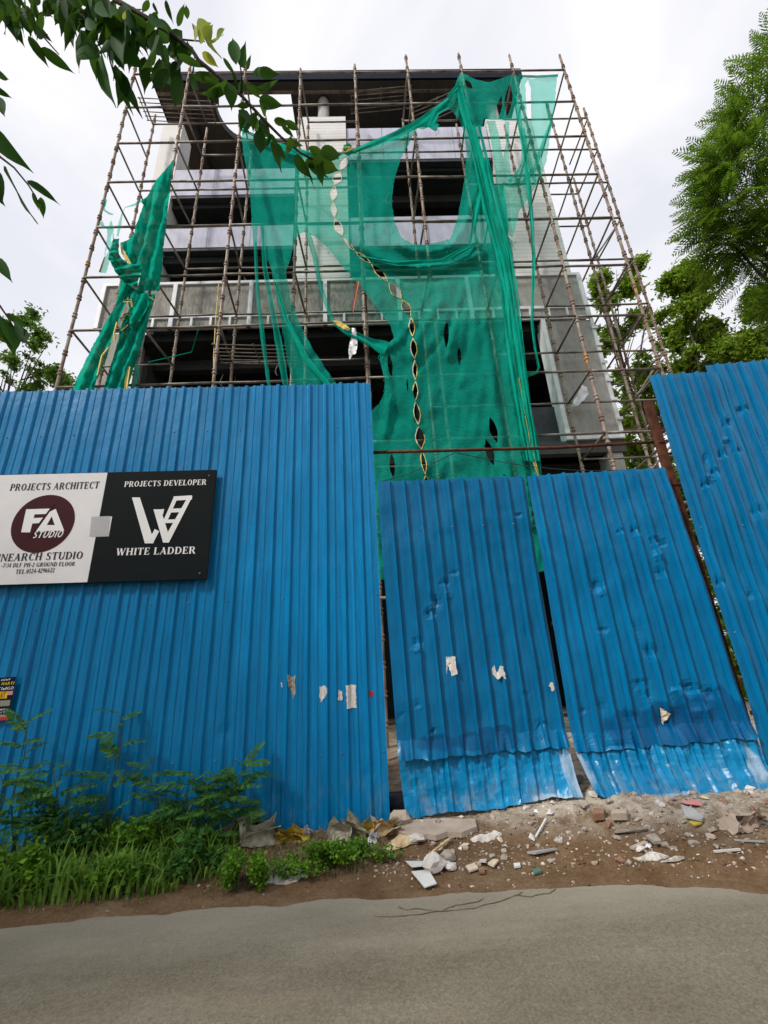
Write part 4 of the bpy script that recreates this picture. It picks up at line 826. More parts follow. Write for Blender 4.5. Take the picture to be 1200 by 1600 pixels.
for k in range(950):
    c, r = GC[min(int(rf_.random()**1.0*len(GC)), len(GC)-1)]
    d = Vector((rf_.gauss(0, 1), rf_.gauss(0, 1), rf_.gauss(0, 1))).normalized(); q = rf_.random()**0.4; p = c + d*r*q
    od = (d*1.2 + Vector((-0.6, -0.1, -0.2)) + Vector((rf_.gauss(0, .3), rf_.gauss(0, .3), rf_.gauss(0, .25)))).normalized()
    up_ = (Vector((0, 0, 1)) + Vector((rf_.gauss(0, .45), rf_.gauss(0, .45), 0))).normalized()
    out = (p-GC[3][0]).dot(Vector((-1, -0.35, -0.1)).normalized()); fronds.append((out, Matrix.Translation(p) @ frame_to(od, up_) @ Matrix.Scale(rf_.uniform(0.75, 1.2), 4), rf_.randrange(3)))
fronds.sort(key=lambda f: -f[0])
for o_, Mx, v in fronds[:280]: inst('frond', FR[v], Mx, gt)
base_np = []
for me in FR:
    co = np.empty(len(me.vertices)*3); me.vertices.foreach_get('co', co); base_np.append((co.reshape(-1, 3), [tuple(p.vertices) for p in me.polygons]))
mb = MB()
for o_, Mx, v in fronds[280:]:
    co, fs = base_np[v]; A = np.array(Mx); k = len(mb.v); W = co@A[:3, :3].T + A[:3, 3]; mb.v += W.tolist(); mb.f += [tuple(i+k for i in f) for f in fs]
mb.mi = [0]*len(mb.f); setp(obj('crown', mb, M['leaf_frond'], gt), kind='stuff')

# overhanging fig branches, close to the camera
def leaf_mesh(name, mat, seed):
    rs_ = random.Random(seed); prof = [(0.0, .012), (0.10, .16), (0.25, .235), (0.42, .245), (0.58, .205), (0.72, .135), (0.83, .06), (0.92, .022), (1.0, .002)]; mb = MB(); vs = []
    fold = rs_.uniform(0.15, 0.5); curl = rs_.uniform(-.05, .35)
    for t, w in prof:
        z = -curl*0.5*t*t; wob = 0.012*math.sin(t*14+seed)
        vs += [(t, -w*math.cos(fold), z+w*math.sin(fold)+wob), (t, 0, z), (t, w*math.cos(fold), z+w*math.sin(fold)-wob)]
    n = len(prof); mb.add(vs, [(3*i+k, 3*i+k+1, 3*i+k+4, 3*i+k+3) for i in range(n-1) for k in (0, 1)])
    return mesh_of(name, mb, mat, True)
LV = [leaf_mesh('leaf', M['leaf_big'], s) for s in range(5)]; LYW = [leaf_mesh('yellow_leaf', M['leaf_yellow'], s) for s in (7, 8)]
rb = random.Random(21)
def put_leaf(t, a, b, dist, wid=1.0, yellow=False):
    dz = rb.uniform(-.12, .12); A = PD(a[0], a[1], dist); B_ = PD(b[0], b[1], dist+dz); d = B_-A; L_ = d.length; toc = (EYEV-A).normalized()
    nrm = (toc*rb.choice((1, 1, -1))*1.0 + Vector((rb.gauss(0, .5), rb.gauss(0, .5), rb.gauss(0, .45)))).normalized()
    S = Matrix.Diagonal((L_, L_*wid, L_*wid*0.9, 1)); inst('yellow_leaf' if yellow else 'leaf', (LYW if yellow else LV)[rb.randrange(2 if yellow else 5)], Matrix.Translation(A) @ frame_to(d, nrm) @ S, t)
def stemtube(name, px, dist, r0, r1, t):
    P_ = [PD(x, y, dist+dz) for x, y, dz in px]; n = len(P_); mb = MB(); mb.tube(P_, [r0+(r1-r0)*k/(n-1) for k in range(n)], 7); return obj(name, mb, M['bark'], t, smooth=True)
BD = 2.5
br = thing('overhanging_branch', 'dark leafy branch with a few yellow leaves hanging in from the top left', 'branch', PD(180, -5, BD))
stemtube('stem', [(150,-40,.1),(180,0,.05),(225,26,0),(262,49,0),(300,78,0),(311,95,0),(344,122,0),(377,149,0),(410,185,0),(440,215,0),(470,239,0),(503,257,0)], BD, 0.016, 0.005, br)
for tw in ([(60,-30,.1),(95,5,0),(130,25,0),(150,60,0),(165,90,.05)], [(20,0,0),(45,30,0),(70,60,0),(92,85,0)], [(150,30,0),(165,55,0),(172,95,0),(185,140,0)], [(262,49,0),(285,62,0),(320,65,0)], [(225,26,0),(235,60,.05),(240,90,.05)], [(377,149,0),(378,120,-.05),(374,95,-.05)]): stemtube('twig', tw, BD, 0.007, 0.003, br)
z1 = [((30,60),(100,190)),((20,70),(40,160)),((75,40),(30,120)),((85,60),(130,150)),((120,80),(175,150)),((118,150),(205,285)),((150,110),(225,180)),((110,60),(190,150)),((170,200),(315,310)),((190,0),(186,75)),((235,5),(246,68)),((285,0),(365,78)),((320,15),(300,60)),((250,10),(215,50)),((280,80),(300,180)),((330,90),(285,185)),((340,120),(330,305)),((370,150),(345,290)),((390,190),(400,340)),((420,230),(462,435)),((450,200),(500,345)),((480,270),(595,495)),((500,330),(545,480)),((510,300),(500,440)),((470,180),(520,300)),((560,130),(620,220)),((530,150),(560,240)),((590,110),(650,210)),((620,130),(610,215)),((650,150),(700,280)),((690,190),(690,285)),((715,170),(740,265)),((750,190),(765,320)),((780,170),(820,260)),((740,110),(770,10)),((780,80),(775,10)),((800,100),(820,140)),((400,50),(440,150)),((420,0),(470,110)),((450,20),(400,130)),((510,20),(550,130)),((560,30),(600,110)),((640,10),(660,70)),((690,0),(720,100)),((620,0),(590,60)),((470,60),(500,190)),((360,0),(410,80)),((540,60),(640,120)),((660,80),(740,170)),((700,120),(640,170)),((760,130),(700,230)),((380,80),(300,100)),((430,130),(350,170)),
      ((880,315),(795,325)),((885,350),(860,435)),((900,355),(905,440)),((960,350),(965,455)),((930,240),(985,320)),((985,270),(965,135)),((1005,280),(1020,180)),((1030,290),(1045,225)),((1050,300),(1120,295)),((1060,370),(1170,340)),((1080,420),(1180,440)),((1010,330),(1000,410)),((1020,360),(1100,380)),((1040,440),(975,440)),((1030,340),(1090,420)),((1080,300),(1160,310)),((970,300),(990,360))]
for a, b in z1: put_leaf(br, (a[0]/2.667, a[1]/2.667), (b[0]/2.667, b[1]/2.667), BD+rb.uniform(-.12, .12), rb.uniform(0.55, 0.88))
z7 = [((660,330),(650,420)),((690,400),(685,555)),((745,470),(800,635)),((775,480),(825,575)),((690,350),(740,450)),((820,360),(900,420)),((800,390),(870,450)),((870,540),(955,670)),((940,500),(1030,540)),((1000,530),(1120,535)),((960,570),(1110,625)),((985,590),(1020,705)),((940,580),(1040,660)),((850,470),(915,500)),((760,360),(850,380)),((620,310),(610,380)),((720,310),(700,300)),((1010,560),(900,600))]
for a, b in z7: put_leaf(br, (200+a[0]/3.333, 80+a[1]/3.333), (200+b[0]/3.333, 80+b[1]/3.333), BD+rb.uniform(-.06, .06), rb.uniform(0.75, 1.05))
for a, b in [((310,58),(322,34)),((320,62),(333,38)),((322,66),(350,54)),((316,82),(342,106)),((324,70),(346,90)),((306,62),(306,40)),((192,30),(196,16)),((338,60),(352,44))]: put_leaf(br, a, b, BD-0.35, 0.95, True)
STEM = [(150,-40),(180,0),(225,26),(262,49),(300,78),(344,122),(377,149),(410,185),(440,215),(470,239),(503,257)]
for k in range(80):
    i = min(int(abs(rb.gauss(0, .5))*6), 9) if k < 62 else rb.randrange(10); a = STEM[i]; b_ = STEM[i+1]; t_ = rb.random(); bx_ = a[0]+(b_[0]-a[0])*t_+rb.uniform(-14, 14); by_ = a[1]+(b_[1]-a[1])*t_+rb.uniform(-12, 16)
    if i < 5: bx_ -= rb.uniform(0, 75); by_ += rb.uniform(-10, 35)
    an = rad(rb.gauss(75, 32)); L_ = rb.uniform(32, 62)*(1 if i < 6 else 0.7); put_leaf(br, (bx_, by_), (bx_+L_*math.cos(an), by_+L_*math.sin(an)), BD+rb.uniform(-.2, .2), rb.uniform(0.52, 0.85))
for k in range(60):          # dense small sprays along the top edge
    bx_ = rb.uniform(-10, 300)*rb.random()**0.35; by_ = rb.uniform(-30, 38); an = rad(rb.gauss(80, 34)); L_ = rb.uniform(26, 48); put_leaf(br, (bx_, by_), (bx_+L_*math.cos(an), by_+L_*math.sin(an)), BD+rb.uniform(-.3, .3), rb.uniform(0.5, 0.8))
b2 = thing('overhanging_branch', 'dark long-leaved branch poking in at the middle of the left edge', 'branch', PD(-20, 235, BD))
stemtube('stem', [(-60,190,0),(-30,215,0),(0,245,0),(22,262,0),(45,290,0),(62,318,0)], BD, 0.009, 0.003, b2)
for a, b in [((-20,195),(44,268)),((-12,260),(4,318)),((10,262),(48,352)),((42,282),(94,318)),((64,308),(68,342)),((-15,110),(17,124)),((-20,130),(22,157)),((-12,150),(6,178)),((-20,225),(10,255)),((52,300),(60,330)),((-10,300),(10,325))]: put_leaf(b2, a, b, BD, rb.uniform(.5, .72))
b3 = thing('overhanging_branch', 'dark drooping leaf spray low on the left edge in front of the sparse tree', 'branch', PD(-20, 460, BD))
stemtube('stem', [(-60,420,0),(-20,450,0),(0,478,0),(15,500,0),(26,520,0)], BD, 0.008, 0.003, b3)
for a, b in [((-15,400),(19,438)),((-12,440),(3,476)),((8,490),(46,512)),((14,502),(20,560)),((24,508),(46,542)),((-10,480),(12,545)),((4,496),(28,552)),((-15,490),(4,520)),((22,500),(40,526))]: put_leaf(b3, a, b, BD, rb.uniform(.55, .8))

# grass and weeds along the foot of the left fence
def blades(n, xr, yr, L0, L1, w, seed, dens=None):
    r = random.Random(seed); V = []
    k = 0
    while k < n:
        x = r.uniform(*xr); y = r.uniform(*yr)
        if dens and r.random() > dens(x, y): continue
        k += 1; z = verge_h(x, y)-0.01; a = r.uniform(0, 6.28); L_ = r.uniform(L0, L1)*(0.78+0.55*fbm(x*1.5, y*2.0, 12.0)); lean = r.uniform(0.25, 1.35); d = Vector((math.cos(a), math.sin(a), 0)); s = Vector((-d.y, d.x, 0)); P_ = []
        for q in range(6): t = q/5; P_.append(Vector((x, y, z)) + d*(lean*L_*0.62*t*t) + Vector((0, 0, L_*(t*0.95-lean*0.52*t*t*t))))
        for q in range(5):
            w0 = w*(1-(q/5)**1.6)*(0.55+0.45*min(1, q/1.5+.2)); w1 = w*(1-((q+1)/5)**1.6); V += [P_[q]-s*w0, P_[q]+s*w0, P_[q+1]+s*w1, P_[q+1]-s*w1]
    return np.array([tuple(v) for v in V])
def dn(x, y):
    front = 3.98+0.09*fbm(x*2.2, 1.1)+max(0, (x+1.75))*0.45
    if y < front: return 0
    q = fbm(x*1.8, y*1.8, 6)*0.9+0.62
    return max(0.12, min(1, q))
# blade strips joined per blade: merge the shared verts so each blade is one island
def blade_obj(name, V, mat, **kw):
    o = np_obj(name, V, mat, None); bm = bmesh.new(); bm.from_mesh(o.data); bmesh.ops.remove_doubles(bm, verts=bm.verts, dist=0.0004); bm.to_mesh(o.data); bm.free(); return setp(o, **kw)
blade_obj('grass', blades(3300, (-5.6, -1.25), (3.95, 4.8), 0.18, 0.56, 0.0125, 3, dn), M['grass'], kind='stuff', label='long green grass and weeds along the foot of the left fence')
def dn2(x, y): return min(1, max(0, 0.55+fbm(x*3, y*3, 2)))
blade_obj('dry_grass', blades(1500, (-1.5, 0.05), (4.1, 4.85), 0.05, 0.17, 0.004, 5, dn2), M['dry_grass'], kind='stuff', label='short dry straw-coloured grass between the dumped sacks')
blade_obj('dry_grass', blades(900, (-5.2, -1.2), (3.9, 4.2), 0.04, 0.12, 0.004, 6, dn2), M['dry_grass'], kind='stuff', label='short dry grass fringe at the road side of the weeds')

def low_bush(label, cx, cy, rx, ry, h, n, size, seed, mat='leaf_bush', group=None):
    z = verge_h(cx, cy); t = thing('low_bush', label, 'bush', (cx, cy, z), group); r = random.Random(seed); mb = MB(); cl = []
    for k in range(16):
        a = r.uniform(0, 6.28); q = r.random()**.6; p = Vector((cx+rx*q*math.cos(a), cy+ry*q*math.sin(a), z+h*(0.35+0.55*r.random())*(1.05-0.5*q*q))); cl.append((np.array(p), (rx*.34, ry*.36, h*.3)))
        if k < 9: mb.tube([(cx+rx*.15*math.cos(a), cy+ry*.15*math.sin(a), z-0.02), ((cx+p.x)/2, (cy+p.y)/2, z+(p.z-z)*.6), p], [.006, .005, .003], 5)
    obj('stem', mb, M['stem'], t); np_obj('foliage', leafcloud(cl, n, size, 0.75, 0.9, seed, False), M[mat], t); return t
p = PZ(508, 1345, 0.10); low_bush('bright green low bush beneath the yellow wrappers near the fence corner', p.x, p.y, 0.52, 0.17, 0.20, 2600, 0.030, 1)
p = PZ(377, 1378, 0.07); low_bush('small bright green bush at the right end of the tall grass', p.x, p.y, 0.17, 0.15, 0.27, 1500, 0.030, 2)
for k, (x, y, rx, h, lb) in enumerate([(20,1395,.26,.34,'leafy weed clump at the far left by the road edge'), (75,1360,.30,.42,'tall leafy weed clump under the poster'), (135,1340,.22,.36,'leafy weed clump left of the lone tall seedling'), (175,1385,.2,.22,'low leafy weed clump in front of the grass'), (250,1330,.25,.30,'leafy weed clump against the fence among the grass'), (10,1320,.3,.5,'dense leafy weed clump at the left edge against the fence'), (210,1350,.22,.34,'leafy weed clump in the middle of the grass'), (300,1365,.18,.26,'leafy weed clump near the right end of the grass')]):
    p = PZ(x, y, 0.07); low_bush(lb, p.x, max(4.05, p.y), rx, 0.17, h, 520, 0.046, 20+k, 'leaf_bush' if k in (0, 3, 6) else 'leaf_weed', 'leafy weeds at the fence foot')
# tall seedlings with feathery compound leaves
WF = [frond_mesh('compound_leaf', 0.30, 9, 0.085, 0.017, M['leaf_weed'], dr, 60, s+9) for s, dr in enumerate((0.15, 0.35))]
def seedling(label, px_base, px_top, Y, n, sc, seed, side=0.0):
    b = PY(px_base[0], px_base[1], Y); z0 = verge_h(b.x, Y); b.z = z0; tp = PY(px_top[0], px_top[1], Y+0.06); r = random.Random(seed)
    t = thing('seedling', label, 'plant', b, 'feathery seedlings along the left fence'); P_ = [b.lerp(tp, k/7)+Vector((0.03*math.sin(k*1.2+seed), 0.015*math.cos(k+seed), 0))*(k > 0) for k in range(8)]
    mb = MB(); mb.tube(P_, [0.009*(1-0.1*k) for k in range(8)], 6); obj('stem', mb, M['stem'], t, smooth=True)
    for k in range(n):
        q = 0.22+0.78*(k+0.5)/n; f = q*7; i = min(6, int(f)); p_ = P_[i].lerp(P_[i+1], f-i); a = k*2.4+r.uniform(-.5, .5)
        d = Vector((math.cos(a)+side*.4, math.sin(a)*0.45-0.35, r.uniform(0.0, .5))); 
        inst('compound_leaf', WF[r.randrange(2)], Matrix.Translation(p_) @ frame_to(d, Vector((r.gauss(0, .2), -0.35+r.gauss(0, .2), 1))) @ Matrix.Scale(sc*r.uniform(.75, 1.2)*(1.15-0.35*q), 4), t)
for a in [('tall feathery seedling growing beside the advert poster', (20,1330), (38,1125), 4.55, 17, 1.15, 1), ('lone tall feathery seedling against the fence right of the poster', (165,1310), (190,1108), 4.68, 13, 0.95, 2), ('short feathery seedling left of the lone tall one', (80,1320), (92,1195), 4.5, 14, 1.1, 3), ('feathery seedling below the middle of the left fence', (248,1305), (240,1185), 4.66, 11, 0.9, 4), ('wide bushy feathery seedling under the torn paper', (290,1310), (300,1205), 4.62, 16, 1.1, 5), ('dense feathery seedling just left of the white sack', (362,1300), (375,1190), 4.66, 22, 1.05, 6), ('small feathery seedling between the two bushy ones', (330,1310), (335,1218), 4.6, 12, 0.9, 7), ('feathery seedling at the left picture edge low down', (-12,1360), (4,1200), 4.3, 14, 1.2, 8)]: seedling(*a)
# ------------------------------------------------------------------ signboard
SGY = 4.815
def flat(name, color, rough=0.7): return simple(name, color, tuple(min(1, c*1.08+0.001) for c in color), rough, 3, 0.04, 60, spec=0.08)
M['sign_white'] = flat('sign_white_vinyl', (0.66, 0.65, 0.66)); M['sign_black'] = flat('sign_black_vinyl', (0.006, 0.009, 0.010), 0.75); M['sign_edge'] = flat('sign_edge', (0.02, 0.022, 0.025))
M['ink'] = flat('black_ink', (0.035, 0.033, 0.038)); M['maroon'] = flat('maroon_print', (0.045, 0.010, 0.013)); M['print_white'] = flat('white_print', (0.72, 0.72, 0.72))
sign = thing('signboard', 'white and black projects signboard fixed to the tall left fence', 'sign', (-3.2, SGY, 2.55))
def sz(x, z): return z - 0.015*(x+3.1)            # the board hangs a touch off level
def poly_obj(name, polys, mat, parent, y, smallstep=0.00012):
    mb = MB()
    for k, P_ in enumerate(polys): mb.add([(x, y-smallstep*(k % 9), z) for x, z in P_], [tuple(range(len(P_)))])
    return obj(name, mb, mat, parent)
mb = MB(); q = [(-4.78, 2.555), (-1.825, 2.555), (-1.825, 3.88), (-4.78, 3.88)]
mb.add([(x, y, sz(x, z)) for y in (SGY+0.002, SGY+0.045) for x, z in q], [(0, 1, 2, 3), (7, 6, 5, 4), (0, 4, 5, 1), (1, 5, 6, 2), (2, 6, 7, 3), (3, 7, 4, 0)]); obj('board', mb, M['sign_edge'], sign)
DX = -3.105
def sp(px, py): p_ = PY(px, py, SGY); return (p_.x, p_.z)
t0 = sp(174, 807); t1 = sp(171, 838); TX = (t0[0]+t1[0])/2
wp = [(-4.775, sz(-4.775, 2.56)), (DX, sz(DX, 2.56)), (DX, t1[1]), (TX, t1[1]), (TX, t0[1]), (DX, t0[1]), (DX, sz(DX, 3.875)), (-4.775, sz(-4.775, 3.875))]
bp = [(DX, sz(DX, 2.56)), (-1.83, sz(-1.83, 2.56)), (-1.83, sz(-1.83, 3.875)), (DX, sz(DX, 3.875)), (DX, t0[1]), (TX, t0[1]), (TX, t1[1]), (DX, t1[1])]
M['sticker'] = flat('grey_sticker', (0.40, 0.40, 0.41))
pw = poly_obj('white_half', [wp], M['sign_white'], sign, SGY); pb = poly_obj('black_half', [bp], M['sign_black'], sign, SGY)
poly_obj('sticker', [[sp(143, 807.5), sp(172.5, 806.5), sp(169, 837.5), sp(140, 838.5)]], M['sticker'], pw, SGY-0.002)
# bold serif capitals drawn as strokes
def ring(cx, cy, rx, ry, wx, wy, a0, a1, n=14):
    A = [rad(a0+(a1-a0)*k/n) for k in range(n+1)]; out = []
    for a, b in zip(A[:-1], A[1:]):
        out.append([(cx+rx*math.cos(a), cy+ry*math.sin(a)), (cx+rx*math.cos(b), cy+ry*math.sin(b)), (cx+(rx-wx)*math.cos(b), cy+(ry-wy)*math.sin(b)), (cx+(rx-wx)*math.cos(a), cy+(ry-wy)*math.sin(a))])
    return out
def rc(x0, x1, y0, y1): return [(x0, y0), (x1, y0), (x1, y1), (x0, y1)]
def sl(x0, y0, x1, y1, w): return [(x0, y0), (x0+w, y0), (x1+w, y1), (x1, y1)]
def glyph(c, serif=True):
    S = 0.19 if serif else 0.17; T = 0.075 if serif else 0.15; e = 0.05
    def st(x, y0=0, y1=1, w=S): return [rc(x, x+w, y0, y1)] + ([rc(x-e, x+w+e, y0, y0+0.05), rc(x-e, x+w+e, y1-0.05, y1)] if serif and y0 == 0 and y1 == 1 else [])
    h = lambda x0, x1, y, t=T: rc(x0, x1, y, y+t)
    def ser(x, y, w=0.2): return [rc(x-w/2, x+w/2, y, y+0.05)] if serif else []
    if c == ' ': return [], 0.32
    if c == 'I': return st(0.06), 0.34
    if c == 'L': return st(0.06)+[h(.06, .60, 0)]+([rc(.55, .60, 0, .26)] if serif else []), 0.66
    if c == 'T': return st(0.25)+[h(.02, .68, 1-T)]+([rc(.02, .07, .76, 1), rc(.63, .68, .76, 1)] if serif else []), 0.72
    if c in 'EF': return st(0.06)+[h(.06, .58, 1-T), h(.2, .46, .48)]+([rc(.54, .59, .74, 1), rc(.42, .46, .38, .64)] if serif else [])+([h(.06, .60, 0)]+([rc(.56, .61, 0, .26)] if serif else []) if c == 'E' else []), 0.68
    if c == 'H': return st(0.06)+st(0.55)+[h(.2, .6, .47)], 0.84
    if c == 'N': return [rc(.08, .08+T*1.1, 0, 1), rc(.62, .62+T*1.1, 0, 1), sl(.60, 0, .06, 1, S*0.9)]+ser(.12, 0, .22)+ser(.66, .95, .22)+ser(.08, .95, .16), 0.80
    if c == 'P': return st(0.06)+[h(.2, .42, 1-T), h(.2, .42, .44)]+ring(.40, .72, .26, .28, S, T, -90, 90), 0.70
    if c == 'R': return st(0.06)+[h(.2, .42, 1-T), h(.2, .42, .46)]+ring(.40, .735, .26, .265, S, T, -90, 90)+[sl(.56, 0, .32, .5, S)]+ser(.66, 0, .26), 0.80
    if c == 'D': return st(0.06)+[h(.2, .38, 1-T), h(.2, .38, 0)]+ring(.36, .5, .40, .5, S, T, -90, 90), 0.82
    if c == 'O': return ring(.40, .5, .37, .51, S, T, 0, 360, 26), 0.82
    if c == 'C': return ring(.42, .5, .38, .51, S, T, 48, 312, 20)+([rc(.62, .68, .66, .98)] if serif else []), 0.74
    if c == 'G': return ring(.42, .5, .38, .51, S, T, 48, 312, 20)+[rc(.58, .58+S, .05, .44)]+([rc(.62, .68, .68, .98), rc(.52, .82, .40, .45)] if serif else []), 0.86
    if c == 'S': return ring(.31, .74, .26, .27, S*.85, T, 40, 262, 14)+ring(.31, .27, .27, .28, S*.85, T, -140, 98, 14)+[[(.16, .66), (.22, .76), (.52, .36), (.44, .26)]]+([rc(.50, .55, .72, .96), rc(.05, .10, .04, .30)] if serif else []), 0.64
    if c == 'J': return [rc(.24, .24+S, .2, 1)]+ring(.22, .22, .21, .25, S*.9, T, 180, 360, 10)+ser(.33, .95, .34), 0.54
    if c == 'U': return [rc(.06, .06+S, .3, 1), rc(.60, .60+T*1.2, .3, 1)]+ring(.375, .32, .315, .33, S*.9, T, 180, 360, 14)+ser(.15, .95, .32)+ser(.65, .95, .24), 0.80
    if c == 'A': return [sl(.03, 0, .36, 1, T), sl(.52, 0, .26, 1, S), h(.2, .55, .30)]+ser(.07, 0, .22)+ser(.62, 0, .28), 0.78
    if c == 'V': return [sl(.30, 0, .03, 1, S), sl(.37, 0, .64, 1, T)]+ser(.12, .95, .28)+ser(.68, .95, .22), 0.76
    if c == 'W': return [sl(.22, 0, .03, 1, S*.95), sl(.29, 0, .46, 1, T), sl(.64, 0, .42, 1, S*.95), sl(.71, 0, .94, 1, T)]+ser(.12, .95, .28)+ser(.98, .95, .2), 1.08
    if c == '.': return [rc(.05, .2, 0, .15)], 0.26
    if c == '-': return [rc(.04, .34, .32, .44)], 0.38
    if c == '/': return [sl(.0, 0, .26, 1, .08)], 0.36
    if c == '0': return ring(.25, .5, .23, .51, .15, T, 0, 360, 20), 0.52
    if c == '1': return st(.18, w=.15)+[sl(.05, .78, .18, 1, .1)], 0.5
    if c == '2': return ring(.25, .74, .22, .26, .15, T, -20, 170, 12)+[sl(.03, .08, .30, .66, .15), h(.03, .48, 0, .13)], 0.52
    if c == '3': return ring(.22, .75, .21, .25, .14, T, -90, 160, 12)+ring(.22, .27, .23, .27, .15, T, -160, 90, 12), 0.5
    if c == '4': return [rc(.28, .42, 0, 1), rc(.0, .50, .24, .35), sl(.0, .30, .26, 1, .09)], 0.52
    if c == '6': return ring(.25, .31, .23, .31, .15, T, 0, 360, 18)+ring(.36, .45, .34, .55, .15, T, 95, 185, 10), 0.52
    if c == '7': return [h(.03, .48, .87, .13), sl(.10, 0, .36, .9, .13)], 0.5
    if c == '9': return ring(.25, .69, .23, .31, .15, T, 0, 360, 18)+ring(.14, .55, .34, .55, .15, T, -85, 5, 10), 0.52
    return [rc(.05, .4, 0, .6)], 0.5
def text_objs(s, pa, pb, hgt, serif, shear, mat, parent, y):
    x = 0.0; sets = []
    for ch in s:
        g, adv = glyph(ch, serif)
        if g: sets.append([[(x+u+shear*v, v) for u, v in poly] for poly in g])
        x += adv+0.06
    ax, az = pa; bx_, bz = pb; n = math.hypot(bx_-ax, bz-az); W = n/(x-0.06); ux = (bx_-ax)/n; uz = (bz-az)/n
    for g in sets: poly_obj('letter', [[(ax+u*W*ux-v*hgt*uz, az+u*W*uz+v*hgt*ux) for u, v in poly] for poly in g], mat, parent, y)
def line(s, pxa, pxb, ytop, mat, parent, serif=True, shear=0.0, dy=0.003):
    a = sp(*pxa); b = sp(*pxb); text_objs(s, a, b, sp(pxa[0], ytop)[1]-a[1], serif, shear, mat, parent, SGY-dy)
line('PROJECTS ARCHITECT', (15,767), (154.5,763), 756.5, M['ink'], pw)
line('INEARCH STUDIO', (-5,877.5), (129,873), 866, M['ink'], pw)
line('-7/34 DLF PH-2 GROUND FLOOR', (1,887), (117,884), 880.5, M['ink'], pw)
line('TEL.0124-4296622', (24,897), (85,894), 890, M['ink'], pw)
line('PROJECTS DEVELOPER', (194,761), (322.5,757.5), 752.5, M['print_white'], pb)
line('WHITE LADDER', (181,868), (305.5,865), 857, M['print_white'], pb)
c0 = sp(67.5, 817.5); e0 = sp(18, 820); e1 = sp(117, 815); e2 = sp(71, 773); e3 = sp(64, 862); RX = abs(e1[0]-e0[0])/2; RZ = abs(e2[1]-e3[1])/2
R_ = (RX+RZ)/2
em = poly_obj('emblem', [[(c0[0]+R_*math.cos(t), c0[1]+R_*math.sin(t)) for t in np.linspace(0, 2*math.pi, 49)[:-1]]], M['maroon'], pw, SGY-0.0025)
def zs(l): return [sp(x/3.3333, 700+y/3.3333) for x, y in l]
def thick(a, b, w):
    a = Vector(a); b = Vector(b); d = (b-a).normalized(); n = Vector((-d.y, d.x))*w/2; return [tuple(a-n), tuple(b-n), tuple(b+n), tuple(a+n)]
FA = [zs([(138,320),(262,316),(247,344),(132,348)]), zs([(132,346),(182,346),(158,440),(112,440)]), zs([(172,366),(228,363),(207,392),(166,394)]),
      zs([(262,332),(292,318),(245,403),(190,433)]), zs([(262,332),(292,318),(336,431),(298,432)]), zs([(245,402),(298,402),(336,431),(190,433)])]
poly_obj('lettering', FA, M['print_white'], em, SGY-0.005)
poly_obj('lettering', [zs(thick((286,290), (149,471), 7))], M['maroon'], em, SGY-0.0062)
line('STUDIO', (50.4,841), (97,839.5), 830.5, M['print_white'], em, False, 0.25, 0.0045)
WL_ = [zs([(688,258),(729,258),(795,462),(755,497)]), zs([(755,497),(795,462),(800,497)]), zs(thick((786,490), (818,428), 26)), zs([(800,320),(838,320),(880,455),(850,493)]), zs([(838,320),(856,318),(850,346),(842,346)]),
       zs([(850,493),(874,440),(975,262),(1004,250),(880,493)]), zs(thick((858,388), (916,258), 20)), zs(thick((905,264), (1000,258), 22)), zs(thick((885,327), (955,324), 20)), zs(thick((855,383), (928,380), 18))]
poly_obj('emblem', WL_, M['print_white'], pb, SGY-0.003)
for x, z in ((-4.7, 2.62), (-1.9, 2.62), (-1.9, 3.80)):
    mb = MB(); mb.tube([(x, SGY, sz(x, z)), (x, SGY-0.01, sz(x, z))], [0.013, 0.008], 8); obj('screw', mb, SCREW, sign)
for x in (-4.3, -3.1, -2.0):
    mb = MB(); mb.box(x-0.02, x+0.02, SGY+0.046, FY-0.004, 2.7, 3.75); obj('batten', mb, M['rust'], sign)

# ------------------------------------------------------------------ paper stuck on the sheets
def stick(name, px, surf, label, cat, mat, step=3.0, parent=None, lift=0.0035, jit=0.8):
    o_ = resample(px, step, jit); pts = list(o_); edges = [(i, (i+1) % len(o_)) for i in range(len(o_))]
    x0 = min(p[0] for p in o_); x1 = max(p[0] for p in o_); y0 = min(p[1] for p in o_); y1 = max(p[1] for p in o_)
    for j in range(int((y1-y0)/step)+1):
        for i in range(int((x1-x0)/step)+1):
            p = (x0+(i+.5)*step, y0+(j+.5)*step)
            if inpoly(p, o_): pts.append(p)
    vco, _, fs, *_ = delaunay_2d_cdt([Vector(p) for p in pts], edges, [], 1, 0.01); mb = MB(); vs = []
    for v in vco:
        p = PY(v.x, v.y, FY-0.03); vs.append((p.x, surf(p.x, p.z)-lift, p.z))
    mb.add(vs, [tuple(f) for f in fs]); o = obj(name, mb, mat, parent); return setp(o, label, cat) if parent is None else o
def near(surf_y):
    return lambda x, z: min(surf_y(x+dx, z) for dx in (-0.012, 0, 0.012))
LS = near(lambda x, z: left_y(x, z))
def gate_y(x, z): return FY-0.032 if False else FY-0.036
M['paper'] = simple('weathered_paper', (0.50, 0.47, 0.44), (0.66, 0.63, 0.60), 0.85, 40, 0.2); M['paper_brown'] = simple('torn_brown_paper', (0.18, 0.13, 0.10), (0.48, 0.43, 0.38), 0.85, 45, 0.2)
M['red_print'] = flat('red_print', (0.45, 0.03, 0.03)); M['blue_print'] = flat('blue_print', (0.02, 0.05, 0.30)); M['yellow_print'] = flat('yellow_print', (0.62, 0.52, 0.01)); M['navy_print'] = flat('navy_print', (0.008, 0.009, 0.035))
M['cream'] = simple('cream_tape', (0.55, 0.46, 0.33), (0.66, 0.58, 0.45), 0.7, 20, 0.1); M['pink_print'] = flat('pink_print', (0.6, 0.25, 0.25)); M['grey_print'] = flat('faded_photo_print', (0.24, 0.24, 0.18))
